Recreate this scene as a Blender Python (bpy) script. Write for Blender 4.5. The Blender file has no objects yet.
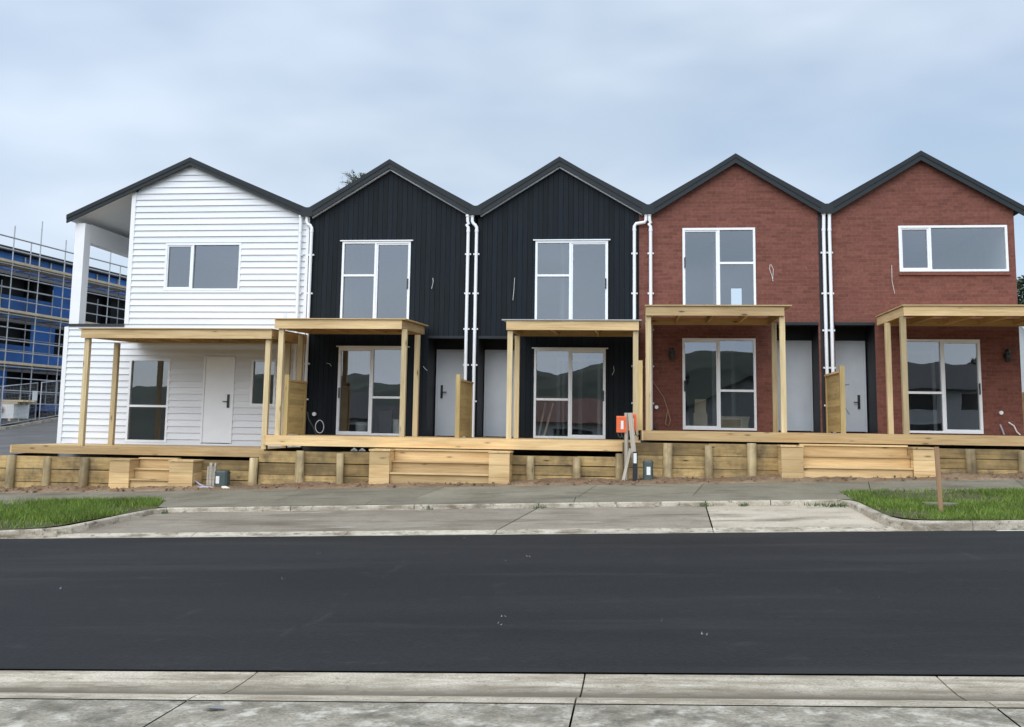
import bpy, math, random
from mathutils import Vector, Matrix
import numpy as np
R = math.radians
random.seed(7)
scene = bpy.context.scene
COL = scene.collection

# ------------------------------------------------------------------ camera
F_PX, PITCH, YAW, ROLL, PPY = 1070.0, R(7.52), R(6.768), R(0.838), 284.9
cd = bpy.data.cameras.new('camera'); cam = bpy.data.objects.new('camera', cd); COL.objects.link(cam)
cd.sensor_fit = 'HORIZONTAL'; cd.sensor_width = 36.0; cd.lens = F_PX / 1024 * 36
cd.shift_y = (PPY - 363.5) / 1024; cd.clip_start = 0.1; cd.clip_end = 3000
fwd = Vector((-math.sin(YAW) * math.cos(PITCH), math.cos(YAW) * math.cos(PITCH), math.sin(PITCH)))
rt0 = Vector((math.cos(YAW), math.sin(YAW), 0)); up0 = rt0.cross(fwd)
rt = math.cos(ROLL) * rt0 + math.sin(ROLL) * up0; up = -math.sin(ROLL) * rt0 + math.cos(ROLL) * up0
m = Matrix.Identity(4)
for i in range(3):
    m[i][0], m[i][1], m[i][2] = rt[i], up[i], -fwd[i]
m[0][3], m[1][3], m[2][3] = 0, 0, 1.6
cam.matrix_world = m
scene.camera = cam

# ------------------------------------------------------------------ world, sun, exposure
SUN_EL, SUN_AZ = R(44), R(196)      # azimuth clockwise from +Y (the street's far side): behind the camera, to its left
w = bpy.data.worlds.new('World'); scene.world = w; w.use_nodes = True
nt = w.node_tree; nt.nodes.clear()
def N(t, kind, **kw):
    n = t.nodes.new(kind)
    for k, v in kw.items(): setattr(n, k, v)
    return n
out = N(nt, 'ShaderNodeOutputWorld'); bg = N(nt, 'ShaderNodeBackground'); bg.inputs[1].default_value = 0.1
sky = N(nt, 'ShaderNodeTexSky', sky_type='NISHITA', sun_disc=False, sun_elevation=SUN_EL, sun_rotation=SUN_AZ)
sky.air_density = 1.0; sky.dust_density = 1.0; sky.ozone_density = 1.0
tc = N(nt, 'ShaderNodeTexCoord'); mp = N(nt, 'ShaderNodeMapping'); mp.inputs['Scale'].default_value = (1.0, 1.0, 2.6)
mp.inputs['Location'].default_value = (0.35, 0.1, 0.2)
n1 = N(nt, 'ShaderNodeTexNoise'); n1.inputs['Scale'].default_value = 2.1; n1.inputs['Detail'].default_value = 3; n1.inputs['Roughness'].default_value = .5
n2 = N(nt, 'ShaderNodeTexNoise'); n2.inputs['Scale'].default_value = 3.2; n2.inputs['Detail'].default_value = 3.5; n2.inputs['Roughness'].default_value = .55
r1 = N(nt, 'ShaderNodeValToRGB'); r1.color_ramp.elements[0].position = .34; r1.color_ramp.elements[1].position = .62
r1.color_ramp.elements[0].color = (.48, .48, .48, 1); r1.color_ramp.elements[1].color = (.97, .97, .97, 1)
r2 = N(nt, 'ShaderNodeValToRGB'); r2.color_ramp.elements[0].position = .36; r2.color_ramp.elements[1].position = .66
r2.color_ramp.elements[0].color = (4.9, 5.9, 7.15, 1); r2.color_ramp.elements[1].color = (6.5, 7.4, 8.6, 1)
mx = N(nt, 'ShaderNodeMixRGB')
L = nt.links.new
L(tc.outputs['Generated'], mp.inputs[0]); L(mp.outputs[0], n1.inputs[0]); L(mp.outputs[0], n2.inputs[0])
L(n1.outputs[0], r1.inputs[0]); L(n2.outputs[0], r2.inputs[0]); L(r1.outputs[0], mx.inputs[0])
sdv = (math.sin(SUN_AZ) * math.cos(SUN_EL), math.cos(SUN_AZ) * math.cos(SUN_EL), math.sin(SUN_EL))
dt = N(nt, 'ShaderNodeVectorMath', operation='DOT_PRODUCT'); dt.inputs[1].default_value = sdv
glow = N(nt, 'ShaderNodeMapRange'); glow.inputs[1].default_value = -.4; glow.inputs[2].default_value = 1.0; glow.inputs[3].default_value = .88; glow.inputs[4].default_value = 1.9
cm = N(nt, 'ShaderNodeVectorMath', operation='SCALE')
L(tc.outputs['Generated'], dt.inputs[0]); L(dt.outputs['Value'], glow.inputs[0]); L(r2.outputs[0], cm.inputs[0]); L(glow.outputs[0], cm.inputs['Scale'])
L(sky.outputs[0], mx.inputs[1]); L(cm.outputs[0], mx.inputs[2]); L(mx.outputs[0], bg.inputs[0]); L(bg.outputs[0], out.inputs[0])

sd = bpy.data.lights.new('sun', 'SUN'); sd.energy = 1.5; sd.angle = R(65); sd.color = (1, .975, .95)
sun = bpy.data.objects.new('sun', sd); COL.objects.link(sun)
dirv = Vector((math.sin(SUN_AZ) * math.cos(SUN_EL), math.cos(SUN_AZ) * math.cos(SUN_EL), math.sin(SUN_EL)))
sun.rotation_euler = dirv.to_track_quat('Z', 'Y').to_euler(); sun.location = (0, -20, 40)
vs = scene.view_settings
vs.view_transform = 'Standard'; vs.look = 'None'; vs.exposure = 0.42; vs.gamma = 1; vs.use_curve_mapping = False
scene.cycles.max_bounces = 8; scene.cycles.transparent_max_bounces = 16
scene.cycles.caustics_reflective = False; scene.cycles.caustics_refractive = False

# ------------------------------------------------------------------ materials
MATS = {}
def newmat(name):
    mt = bpy.data.materials.new(name); mt.use_nodes = True; t = mt.node_tree; t.nodes.clear()
    o = N(t, 'ShaderNodeOutputMaterial'); b = N(t, 'ShaderNodeBsdfPrincipled'); t.links.new(b.outputs[0], o.inputs[0])
    MATS[name] = mt
    return mt, t, b, t.links.new
def ramp(t, pts):
    r = N(t, 'ShaderNodeValToRGB'); cr = r.color_ramp
    while len(cr.elements) < len(pts): cr.elements.new(.5)
    for e, (p, c) in zip(cr.elements, pts):
        e.position = p; e.color = (c[0], c[1], c[2], 1) if not isinstance(c, (int, float)) else (c, c, c, 1)
    return r
def mulc(t, a, b, fac=1.0, mode='MULTIPLY'):
    x = N(t, 'ShaderNodeMixRGB', blend_type=mode); x.inputs[0].default_value = fac
    t.links.new(a, x.inputs[1]); t.links.new(b, x.inputs[2]); return x.outputs[0]
def noise(t, vec, scale, detail=4, rough=.55, mapping=None):
    if mapping:
        q = N(t, 'ShaderNodeMapping'); q.inputs['Scale'].default_value = mapping; t.links.new(vec, q.inputs[0]); vec = q.outputs[0]
    n = N(t, 'ShaderNodeTexNoise'); n.inputs['Scale'].default_value = scale; n.inputs['Detail'].default_value = detail
    n.inputs['Roughness'].default_value = rough; t.links.new(vec, n.inputs[0]); return n.outputs[0]
def bump(t, b, h, strength, dist=.01):
    q = N(t, 'ShaderNodeBump'); q.inputs['Strength'].default_value = strength; q.inputs['Distance'].default_value = dist
    t.links.new(h, q.inputs['Height']); t.links.new(q.outputs[0], b.inputs['Normal'])
def simple(name, c, rough=.55, metal=0.0, var=.12, vs_=3.0, spec=.5, tint=0.0, bmp=0.0, bs=60, mapping=None):
    mt, t, b, l = newmat(name)
    g = N(t, 'ShaderNodeNewGeometry').outputs['Position']
    f = noise(t, g, vs_, 5, .6, mapping)
    rr = ramp(t, [(.25, [x * (1 - var) for x in c]), (.75, [min(1, x * (1 + var)) for x in c])]); l(f, rr.inputs[0])
    colr = rr.outputs[0]
    if tint:
        a = N(t, 'ShaderNodeAttribute'); a.attribute_name = 'tint'
        r2_ = ramp(t, [(0, 1 - tint), (1, 1 + tint)]); l(a.outputs['Fac'], r2_.inputs[0]); colr = mulc(t, colr, r2_.outputs[0])
    l(colr, b.inputs['Base Color'])
    b.inputs['Roughness'].default_value = rough; b.inputs['Metallic'].default_value = metal; b.inputs['Specular IOR Level'].default_value = spec
    if bmp: bump(t, b, noise(t, g, bs, 4), bmp)
    return mt
def wood(name, c1, c2, knot=.6, tint=.18, rough=.7, stain=None, stain_amt=.5):
    mt, t, b, l = newmat(name)
    a = N(t, 'ShaderNodeAttribute'); a.attribute_name = 'wuv'; v = a.outputs['Vector']
    g1 = noise(t, v, 1.0, 6, .65, (1.3, 22, 22)); g2 = noise(t, v, 1.0, 3, .5, (.55, 3.5, 3.5))
    mixf = N(t, 'ShaderNodeMath', operation='MULTIPLY_ADD'); l(g1, mixf.inputs[0]); mixf.inputs[1].default_value = .6
    mm = N(t, 'ShaderNodeMath', operation='MULTIPLY'); l(g2, mm.inputs[0]); mm.inputs[1].default_value = .4; l(mm.outputs[0], mixf.inputs[2])
    rr = ramp(t, [(.34, c1), (.66, c2)]); l(mixf.outputs[0], rr.inputs[0])
    ta = N(t, 'ShaderNodeAttribute'); ta.attribute_name = 'tint'
    tr = ramp(t, [(0, (1 - tint, 1 - tint * 1.05, 1 - tint * 1.2)), (1, (1 + tint, 1 + tint * .95, 1 + tint * .7))]); l(ta.outputs['Fac'], tr.inputs[0])
    colr = mulc(t, rr.outputs[0], tr.outputs[0])
    q = N(t, 'ShaderNodeMapping'); q.inputs['Scale'].default_value = (1.5, 5.5, 5.5); l(v, q.inputs[0])
    vo = N(t, 'ShaderNodeTexVoronoi'); vo.inputs['Scale'].default_value = 1.0; l(q.outputs[0], vo.inputs[0])
    kr = ramp(t, [(.06, 1 - knot), (.13, .9), (.2, 1)]); l(vo.outputs['Distance'], kr.inputs[0])
    colr = mulc(t, colr, kr.outputs[0])
    if stain:
        p = N(t, 'ShaderNodeNewGeometry').outputs['Position']
        sr = ramp(t, [(.42, 0), (.68, stain_amt)]); l(noise(t, p, 2.2, 6, .65), sr.inputs[0])
        x = N(t, 'ShaderNodeMixRGB'); l(sr.outputs[0], x.inputs[0]); l(colr, x.inputs[1]); x.inputs[2].default_value = (*stain, 1); colr = x.outputs[0]
    l(colr, b.inputs['Base Color']); b.inputs['Roughness'].default_value = rough; b.inputs['Specular IOR Level'].default_value = .3
    bump(t, b, g1, .25, .004)
    return mt

simple('white_board', (.71, .725, .745), .5, var=.05, vs_=1.6, tint=.05, mapping=(.5, 1, 3))
simple('white_paint', (.80, .80, .80), .45, var=.03)
simple('white_alu', (.80, .82, .84), .35, var=.03)
simple('black_clad', (.0072, .0110, .0152), .68, var=.25, vs_=2.0, tint=.22, bmp=.12, bs=35, mapping=(6, 6, .7), spec=.2)
simple('recess_black', (.008, .010, .013), .6, var=.2)
simple('roof_steel', (.017, .022, .025), .55, var=.12, vs_=1.5, spec=.25)
simple('barge_steel', (.020, .026, .029), .55, var=.16, vs_=2.2, spec=.25)
simple('trim_grey', (.55, .58, .62), .5, var=.06)
simple('soffit_white', (.74, .74, .73), .6, var=.03)
simple('door_grey', (.68, .72, .76), .5, var=.07, vs_=2.2)
simple('door_white', (.80, .82, .84), .45, var=.03)
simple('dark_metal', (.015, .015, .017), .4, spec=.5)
simple('pvc_white', (.82, .83, .85), .35, var=.04)
simple('plaster', (.74, .73, .71), .8, var=.05)
simple('interior_floor', (.42, .40, .36), .7, var=.1)
simple('concrete_pad', (.22, .21, .2), .9)
simple('steel_tube', (.42, .43, .44), .45, metal=.3, var=.2)
simple('orange_plastic', (.72, .13, .035), .5, var=.15, vs_=8)
simple('label_white', (.75, .75, .72), .5, var=.08)
simple('green_plastic', (.055, .075, .068), .5, var=.15, vs_=10)
simple('bucket_white', (.70, .70, .66), .5)
simple('cable_white', (.72, .72, .70), .5)
simple('cable_dark', (.05, .06, .05), .5)
simple('conduit', (.36, .36, .42), .5)
simple('rag', (.66, .63, .55), .8)
simple('roof_sheet', (.36, .37, .37), .5, var=.12)
simple('blue_wrap', (.014, .13, .46), .45, var=.3, vs_=.9, tint=.35)
simple('dark_void', (.010, .011, .014), .7)
simple('dark_roof', (.03, .03, .034), .6)
simple('render_white', (.68, .68, .66), .7, var=.06)
simple('tile_red', (.20, .085, .06), .7, var=.2)
simple('plank_pale', (.55, .45, .3), .8, var=.2)
simple('blue_cover', (.02, .05, .14), .6, var=.2)
simple('pink_fabric', (.42, .24, .2), .8)
simple('bark', (.10, .075, .055), .9, var=.3, vs_=8, bmp=.5, bs=20)
simple('leaf_dark', (.035, .055, .028), .7, var=.5, vs_=1.5, tint=.5)
simple('leaf_grey', (.17, .20, .15), .7, var=.4, vs_=1.5, tint=.4)
simple('hill_green', (.055, .072, .048), .95, var=.5, vs_=.12)
simple('paint_line', (.62, .60, .48), .7, var=.2, vs_=10)
simple('litter_white', (.18, .18, .17), .8)
simple('needle_brown', (.27, .15, .075), .9, var=.45, vs_=5, tint=.5)
simple('weed_green', (.09, .13, .04), .7, var=.4, vs_=9, tint=.4)
simple('copper', (.32, .20, .12), .5)
wood('pine_fresh', (.46, .295, .135), (.72, .525, .285), .6, .27)
wood('pine_beam', (.41, .275, .135), (.68, .505, .285), .75, .27)
wood('pine_green', (.40, .28, .115), (.62, .47, .22), .5, .2)
wood('pine_post', (.40, .30, .16), (.66, .53, .33), .65, .28)
wood('pine_wall', (.255, .170, .074), (.52, .375, .18), .8, .42, .85, (.095, .072, .042), .85)
wood('pine_round', (.26, .195, .105), (.50, .40, .24), .5, .28, .85, (.09, .066, .038), .6)
wood('grey_timber', (.30, .26, .21), (.48, .43, .36), .4, .1, .85)
wood('stake_wood', (.27, .16, .085), (.40, .26, .15), .4, .1)

# glass: a sheet that lets light through and mirrors the sky and the far side of the street
mt, t, b, l = newmat('glass'); t.nodes.remove(b)
tr_ = N(t, 'ShaderNodeBsdfTransparent'); tr_.inputs[0].default_value = (.80, .84, .85, 1)
gl = N(t, 'ShaderNodeBsdfGlossy'); gl.inputs['Roughness'].default_value = .0; gl.inputs[0].default_value = (.92, .95, 1, 1)
fr = N(t, 'ShaderNodeFresnel'); fr.inputs[0].default_value = 1.6
ad = N(t, 'ShaderNodeMath', operation='ADD', use_clamp=True); ad.inputs[1].default_value = .14; l(fr.outputs[0], ad.inputs[0])
ms = N(t, 'ShaderNodeMixShader'); l(ad.outputs[0], ms.inputs[0]); l(tr_.outputs[0], ms.inputs[1]); l(gl.outputs[0], ms.inputs[2])
l(ms.outputs[0], [n for n in t.nodes if n.type == 'OUTPUT_MATERIAL'][0].inputs[0])
gp = N(t, 'ShaderNodeNewGeometry').outputs['Position']
bq = N(t, 'ShaderNodeBump'); bq.inputs['Strength'].default_value = .05; bq.inputs['Distance'].default_value = .02
l(noise(t, gp, 1.3, 1), bq.inputs['Height']); l(bq.outputs[0], gl.inputs['Normal'])

# brick
mt, t, b, l = newmat('brick')
gp = N(t, 'ShaderNodeNewGeometry').outputs['Position']
sx = N(t, 'ShaderNodeSeparateXYZ'); l(gp, sx.inputs[0])
ax = N(t, 'ShaderNodeMath', operation='ADD'); l(sx.outputs[0], ax.inputs[0]); l(sx.outputs[1], ax.inputs[1])
cx = N(t, 'ShaderNodeCombineXYZ'); l(ax.outputs[0], cx.inputs[0]); l(sx.outputs[2], cx.inputs[1])
bt = N(t, 'ShaderNodeTexBrick'); l(cx.outputs[0], bt.inputs[0])
for k, v in (('Scale', 1.0), ('Mortar Size', .007), ('Mortar Smooth', .3), ('Bias', -.1), ('Brick Width', .24), ('Row Height', .086)): bt.inputs[k].default_value = v
bt.inputs['Color1'].default_value = (.205, .078, .058, 1); bt.inputs['Color2'].default_value = (.152, .054, .040, 1); bt.inputs['Mortar'].default_value = (.172, .092, .070, 1)
nr = ramp(t, [(.3, .86), (.7, 1.12)]); l(noise(t, gp, 1.0, 6, .68, (1.0, 1.0, 9)), nr.inputs[0])
n3 = ramp(t, [(.35, .85), (.7, 1.12)]); l(noise(t, gp, 14, 3), n3.inputs[0])
l(mulc(t, mulc(t, bt.outputs['Color'], nr.outputs[0]), n3.outputs[0]), b.inputs['Base Color'])
b.inputs['Roughness'].default_value = .85; b.inputs['Specular IOR Level'].default_value = .25
inv = N(t, 'ShaderNodeMath', operation='SUBTRACT'); inv.inputs[0].default_value = 1; l(bt.outputs['Fac'], inv.inputs[1])
bump(t, b, inv.outputs[0], .3, .006)

# ground materials
def ground(name, c1, c2, big, fine, rough, bmp, extra=None, tint=0, mapping=None, spec=.3, dirt_shade=None):
    mt, t, b, l = newmat(name)
    g = N(t, 'ShaderNodeNewGeometry').outputs['Position']
    rr = ramp(t, [(.3, c1), (.7, c2)]); l(noise(t, g, big, 7, .62, mapping), rr.inputs[0])
    fr_ = ramp(t, [(.25, .6), (.75, 1.4)]); fn = noise(t, g, fine, 3, .7); l(fn, fr_.inputs[0])
    colr = mulc(t, rr.outputs[0], fr_.outputs[0])
    if tint:
        a = N(t, 'ShaderNodeAttribute'); a.attribute_name = 'tint'
        r2_ = ramp(t, [(0, 1 - tint), (1, 1 + tint)]); l(a.outputs['Fac'], r2_.inputs[0]); colr = mulc(t, colr, r2_.outputs[0])
    for (sc, lo, hi, cc, mpg) in (extra or []):
        er = ramp(t, [(lo, 0), (hi, 1)]); l(noise(t, g, sc, 6, .65, mpg), er.inputs[0])
        x = N(t, 'ShaderNodeMixRGB'); l(er.outputs[0], x.inputs[0]); l(colr, x.inputs[1]); x.inputs[2].default_value = (*cc, 1); colr = x.outputs[0]
    if dirt_shade:          # dark band along the gutter bottom: dish shading painted in, with silt
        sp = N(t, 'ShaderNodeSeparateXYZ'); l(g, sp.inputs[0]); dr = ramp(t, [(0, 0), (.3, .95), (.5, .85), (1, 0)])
        mr = N(t, 'ShaderNodeMapRange'); mr.inputs[1].default_value = dirt_shade[0]; mr.inputs[2].default_value = dirt_shade[3]
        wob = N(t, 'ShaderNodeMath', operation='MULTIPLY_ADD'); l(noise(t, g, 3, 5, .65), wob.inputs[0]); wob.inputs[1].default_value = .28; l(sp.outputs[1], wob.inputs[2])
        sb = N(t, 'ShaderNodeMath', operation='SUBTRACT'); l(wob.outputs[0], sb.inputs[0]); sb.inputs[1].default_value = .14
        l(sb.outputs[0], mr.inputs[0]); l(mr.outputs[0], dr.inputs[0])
        x = N(t, 'ShaderNodeMixRGB'); l(dr.outputs[0], x.inputs[0]); l(colr, x.inputs[1]); x.inputs[2].default_value = (*dirt_shade[4], 1); colr = x.outputs[0]
    l(colr, b.inputs['Base Color']); b.inputs['Roughness'].default_value = rough; b.inputs['Specular IOR Level'].default_value = spec
    bump(t, b, fn, bmp, .01)
    return mt
ground('asphalt', (.0085, .0085, .0092), (.0185, .0185, .019), .45, 26, .8, .7,
       [(.9, .52, .80, (.032, .031, .030), (.18, 1.1, 1)), (3.2, .60, .80, (.034, .032, .029), (.6, 1, 1)), (1.3, .64, .80, (.040, .038, .035), (2.2, .35, 1)), (60, .68, .80, (.055, .054, .052), None)], mapping=(.2, 1, 1), spec=.22)
ground('asphalt_lane', (.085, .083, .08), (.15, .145, .14), .5, 60, .85, .4, [(1.5, .55, .75, (.06, .053, .047), (.4, 1, 1))])
ground('concrete_kerb', (.36, .31, .235), (.56, .50, .40), 1.6, 60, .88, .5, [(2.2, .46, .66, (.185, .152, .105), (1, 1.6, 3)), (9, .56, .68, (.11, .095, .072), None)], tint=.08)
ground('concrete_near', (.35, .295, .22), (.57, .505, .40), 2.2, 60, .88, .5, [(2.4, .44, .66, (.235, .19, .13), (.5, 2.4, 3)), (13, .59, .72, (.15, .125, .092), None), (5, .60, .74, (.60, .555, .47), (.5, 1.5, 1))], tint=.06, dirt_shade=(6.88, 0, 0, 7.52, (.12, .098, .066)))
ground('concrete_bay', (.27, .225, .165), (.42, .365, .285), .6, 60, .88, .4, [(.9, .48, .68, (.135, .108, .078), (.5, 2.2, 1)), (1.6, .60, .76, (.42, .38, .31), (.35, 1.6, 1)), (9, .62, .76, (.09, .075, .055), None)], tint=.34)
ground('concrete_path', (.20, .175, .13), (.38, .34, .27), 2.6, 45, .9, .6, [(7, .52, .66, (.50, .46, .385), None), (3.4, .48, .68, (.105, .092, .068), (1, 1, 1)), (26, .6, .72, (.085, .075, .057), None)], tint=.10)
ground('concrete_far', (.155, .135, .095), (.235, .21, .155), .9, 55, .9, .4, [(1.5, .52, .74, (.10, .085, .06), (.6, 2, 1)), (8, .62, .75, (.25, .235, .20), None)], tint=.12)
ground('soil', (.15, .10, .06), (.28, .195, .12), 1.2, 30, .95, 1.0, [(2.0, .5, .68, (.165, .083, .042), None), (6, .6, .72, (.26, .21, .15), None)])
ground('turf_soil', (.055, .06, .025), (.11, .095, .045), 2, 40, .95, .8)
ground('earth', (.07, .075, .04), (.12, .11, .07), .3, 10, .95, .5)
mt, t, b, l = newmat('grass')
a = N(t, 'ShaderNodeAttribute'); a.attribute_name = 'tint'
gr_ = ramp(t, [(0, (.055, .095, .014)), (.5, (.135, .215, .030)), (.8, (.22, .285, .055)), (1, (.42, .36, .16))]); l(a.outputs['Fac'], gr_.inputs[0])
g = N(t, 'ShaderNodeNewGeometry').outputs['Position']
pr = ramp(t, [(.3, .65), (.7, 1.25)]); l(noise(t, g, 1.6, 4), pr.inputs[0])
l(mulc(t, gr_.outputs[0], pr.outputs[0]), b.inputs['Base Color']); b.inputs['Roughness'].default_value = .6
b.inputs['Specular IOR Level'].default_value = .25

# ------------------------------------------------------------------ mesh builder and tagging
def world_origin(o):
    p = Vector((0, 0, 0))
    while o is not None: p += o.location; o = o.parent
    return p
class MB:
    def __init__(s): s.v = []; s.f = []; s.t = []; s.w = []; s.sm = []
    def add(s, verts, faces, tint=None, wuv=None, smooth=False):
        b0 = len(s.v); tint = random.random() if tint is None else tint
        s.v.extend(verts); wuv = wuv or verts
        for f in faces:
            s.f.append([b0 + i for i in f]); s.t.append(tint); s.w.extend(wuv[i] for i in f); s.sm.append(smooth)
        return s
    def box(s, x0, x1, y0, y1, z0, z1, tint=None):
        P = [(x, y, z) for x in (x0, x1) for y in (y0, y1) for z in (z0, z1)]
        d = (x1 - x0, y1 - y0, z1 - z0); ax = max(range(3), key=lambda i: d[i]); sd_ = random.uniform(0, 60)
        o = [i for i in range(3) if i != ax]
        W = [(p[ax] + sd_, p[o[0]] + sd_, p[o[1]] + sd_ * 2) for p in P]
        s.add(P, [(0, 1, 3, 2), (4, 6, 7, 5), (0, 4, 5, 1), (2, 3, 7, 6), (0, 2, 6, 4), (1, 5, 7, 3)], tint, W); return s
    def bar(s, p0, p1, wd, ht, upv=(0, 0, 1), tint=None):
        p0, p1 = Vector(p0), Vector(p1); d = (p1 - p0); ln = d.length; d.normalize(); u = Vector(upv)
        if abs(d.dot(u)) > .98: u = Vector((1, 0, 0))
        r_ = d.cross(u).normalized(); u = r_.cross(d)
        P = []; W = []; sd_ = random.uniform(0, 60)
        for (q, a_) in ((p0, 0), (p1, ln)):
            for sx_ in (-1, 1):
                for sz in (-1, 1):
                    P.append(tuple(q + r_ * sx_ * wd / 2 + u * sz * ht / 2)); W.append((a_ + sd_, sx_ * wd / 2 + sd_, sz * ht / 2 + sd_))
        s.add(P, [(0, 1, 3, 2), (4, 6, 7, 5), (0, 4, 5, 1), (2, 3, 7, 6), (0, 2, 6, 4), (1, 5, 7, 3)], tint, W); return s
    def tube(s, pts, r, n=10, cap=True, tint=None, jit=0.0, smooth=True):
        pts = [Vector(p) for p in pts]; rs = r if isinstance(r, (list, tuple)) else [r] * len(pts)
        tint = random.random() if tint is None else tint
        V = []; Wv = []; sd_ = random.uniform(0, 60); acc = 0; ref = None
        for i, p in enumerate(pts):
            d = (pts[min(i + 1, len(pts) - 1)] - pts[max(i - 1, 0)]).normalized()
            if ref is None:
                ref = Vector((0, 1, 0)) if abs(d.y) < .9 else Vector((1, 0, 0))
            a_ = d.cross(ref).normalized(); b_ = a_.cross(d); ref = b_
            if i: acc += (p - pts[i - 1]).length
            for k in range(n):
                th = 2 * math.pi * k / n; rr_ = rs[i] * (1 + random.uniform(-jit, jit))
                V.append(tuple(p + (a_ * math.cos(th) + b_ * math.sin(th)) * rr_))
                Wv.append((acc + sd_, math.cos(th) * rs[i] + sd_, math.sin(th) * rs[i] + sd_))
        Fc = []
        for i in range(len(pts) - 1):
            for k in range(n):
                k2 = (k + 1) % n; Fc.append((i * n + k, i * n + k2, (i + 1) * n + k2, (i + 1) * n + k))
        s.add(V, Fc, tint, Wv, smooth)
        if cap:
            e = (len(pts) - 1) * n
            s.add(V[:n], [tuple(range(n))[::-1]], tint, Wv[:n]); s.add(V[e:], [tuple(range(n))], tint, Wv[e:])
        return s
    def prism_y(s, poly, y0, y1, tint=None):        # polygon in XZ pushed along Y
        n = len(poly); P = [(x, y0, z) for x, z in poly] + [(x, y1, z) for x, z in poly]
        s.add(P, [tuple(range(n)), tuple(range(2 * n - 1, n - 1, -1))] + [(i, i + n, (i + 1) % n + n, (i + 1) % n) for i in range(n)], tint); return s
    def prism_x(s, poly, x0, x1, tint=None):        # polygon in YZ pushed along X
        n = len(poly); P = [(x0, y, z) for y, z in poly] + [(x1, y, z) for y, z in poly]; sd_ = random.uniform(0, 60)
        W = [(p[0] + sd_, p[1] + sd_, p[2] + sd_) for p in P]
        s.add(P, [tuple(range(n)), tuple(range(2 * n - 1, n - 1, -1))] + [(i, i + n, (i + 1) % n + n, (i + 1) % n) for i in range(n)], tint, W); return s
    def quad(s, a_, b_, c_, d_, tint=None): s.add([a_, b_, c_, d_], [(0, 1, 2, 3)], tint); return s
    def build(s, name, mat_, parent=None, origin=None):
        me = bpy.data.meshes.new(name); o = bpy.data.objects.new(name, me); COL.objects.link(o)
        og = world_origin(parent) if parent is not None else Vector(origin or (0, 0, 0))
        ar = np.array(s.v, dtype=np.float64) - np.array(og)
        me.from_pydata([tuple(p) for p in ar], [], s.f)
        a1 = me.attributes.new('tint', 'FLOAT', 'FACE'); a1.data.foreach_set('value', np.array(s.t, dtype=np.float32))
        a2 = me.attributes.new('wuv', 'FLOAT_VECTOR', 'CORNER'); a2.data.foreach_set('vector', np.array(s.w, dtype=np.float32).ravel())
        me.polygons.foreach_set('use_smooth', s.sm)
        me.materials.append(MATS[mat_]); me.update()
        import bmesh
        bm_ = bmesh.new(); bm_.from_mesh(me); bmesh.ops.recalc_face_normals(bm_, faces=bm_.faces); bm_.to_mesh(me); bm_.free()
        if parent is not None: o.parent = parent
        else: o.location = og
        return o
def tag(o, label, cat, group=None, kind=None):
    if label: o['label'] = label
    if cat: o['category'] = cat
    if group: o['group'] = group
    if kind: o['kind'] = kind
    return o
def thing(name, label, cat, loc, group=None):
    o = bpy.data.objects.new(name, None); COL.objects.link(o); o.location = loc; o.empty_display_size = .2
    return tag(o, label, cat, group)
def struct(o, label, cat): return tag(o, label, cat, None, 'structure')

# ------------------------------------------------------------------ ground heights
def gx(x): return .034 * max(-45, min(45, x))
def itp(x, xs, ys): return float(np.interp(x, xs, ys))
def h_low(y): return itp(y, (7.78, 17.7, 20.25, 24), (-.1, -.1, .159, .5))       # road, parking bay
def h_top(y): return itp(y, (17.6, 23.6), (.03, .5))                              # kerb tops, verges, footpath
def h_near(y): return itp(y, (6.5, 6.92, 7.14, 7.35, 7.55, 7.80), (0, -.01, -.10, -.122, -.118, -.104))
def h_base(x, y):
    a_ = itp(y, (-400, -220, -150, -20, 6.0, 6.6, 17.6, 20.3, 23.55, 24.5, 24.6, 34, 46, 60, 100, 400), (-2, -.6, -.4, -.12, -.12, -.32, -.32, -.05, .38, .40, .86, 1.12, 1.9, 2.6, 4, 9))
    b_ = itp(y, (23.75, 28, 40, 44, 50, 60, 100, 400), (1.2, 1.42, 1.86, 2.1, 2.64, 3.4, 5, 10)) - .06
    if y > 23.7:
        k = max(0, min(1, (-14.6 - x) / 1.0)); return a_ * (1 - k) + b_ * k
    return a_
def grid(xs, ys, hf, name, mat_, kind=None):
    mb = MB(); V = [(x, y, gx(x) + hf(x, y)) for y in ys for x in xs]; n = len(xs)
    mb.add(V, [(j * n + i, j * n + i + 1, (j + 1) * n + i + 1, (j + 1) * n + i) for j in range(len(ys) - 1) for i in range(n - 1)], .5)
    return mb.build(name, mat_)
XS = [-700, -300, -100, -45, -30, -20, -15.6, -14.6, -8, 0, 8, 20, 45, 100, 300, 700]
YS = [-400, -220, -150, -60, -20, 6.0, 6.6, 17.6, 20.3, 23.55, 23.75, 24.5, 24.6, 28, 34, 40, 46, 50, 60, 100, 400]
struct(grid(XS, YS, h_base, 'ground', 'earth'), 'bare earth and rough ground under the whole street', 'ground')
struct(grid([-300, -45, 0, 45, 300], [7.79, 8.6, 10, 12.7, 15, 17, 17.74], lambda x, y: h_low(y) + .012 + itp(y, (7.8, 12.7, 17.7), (0, .05, 0)), 'road', 'asphalt'),
       'freshly laid dark asphalt road between the two kerbs', 'road')
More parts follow.
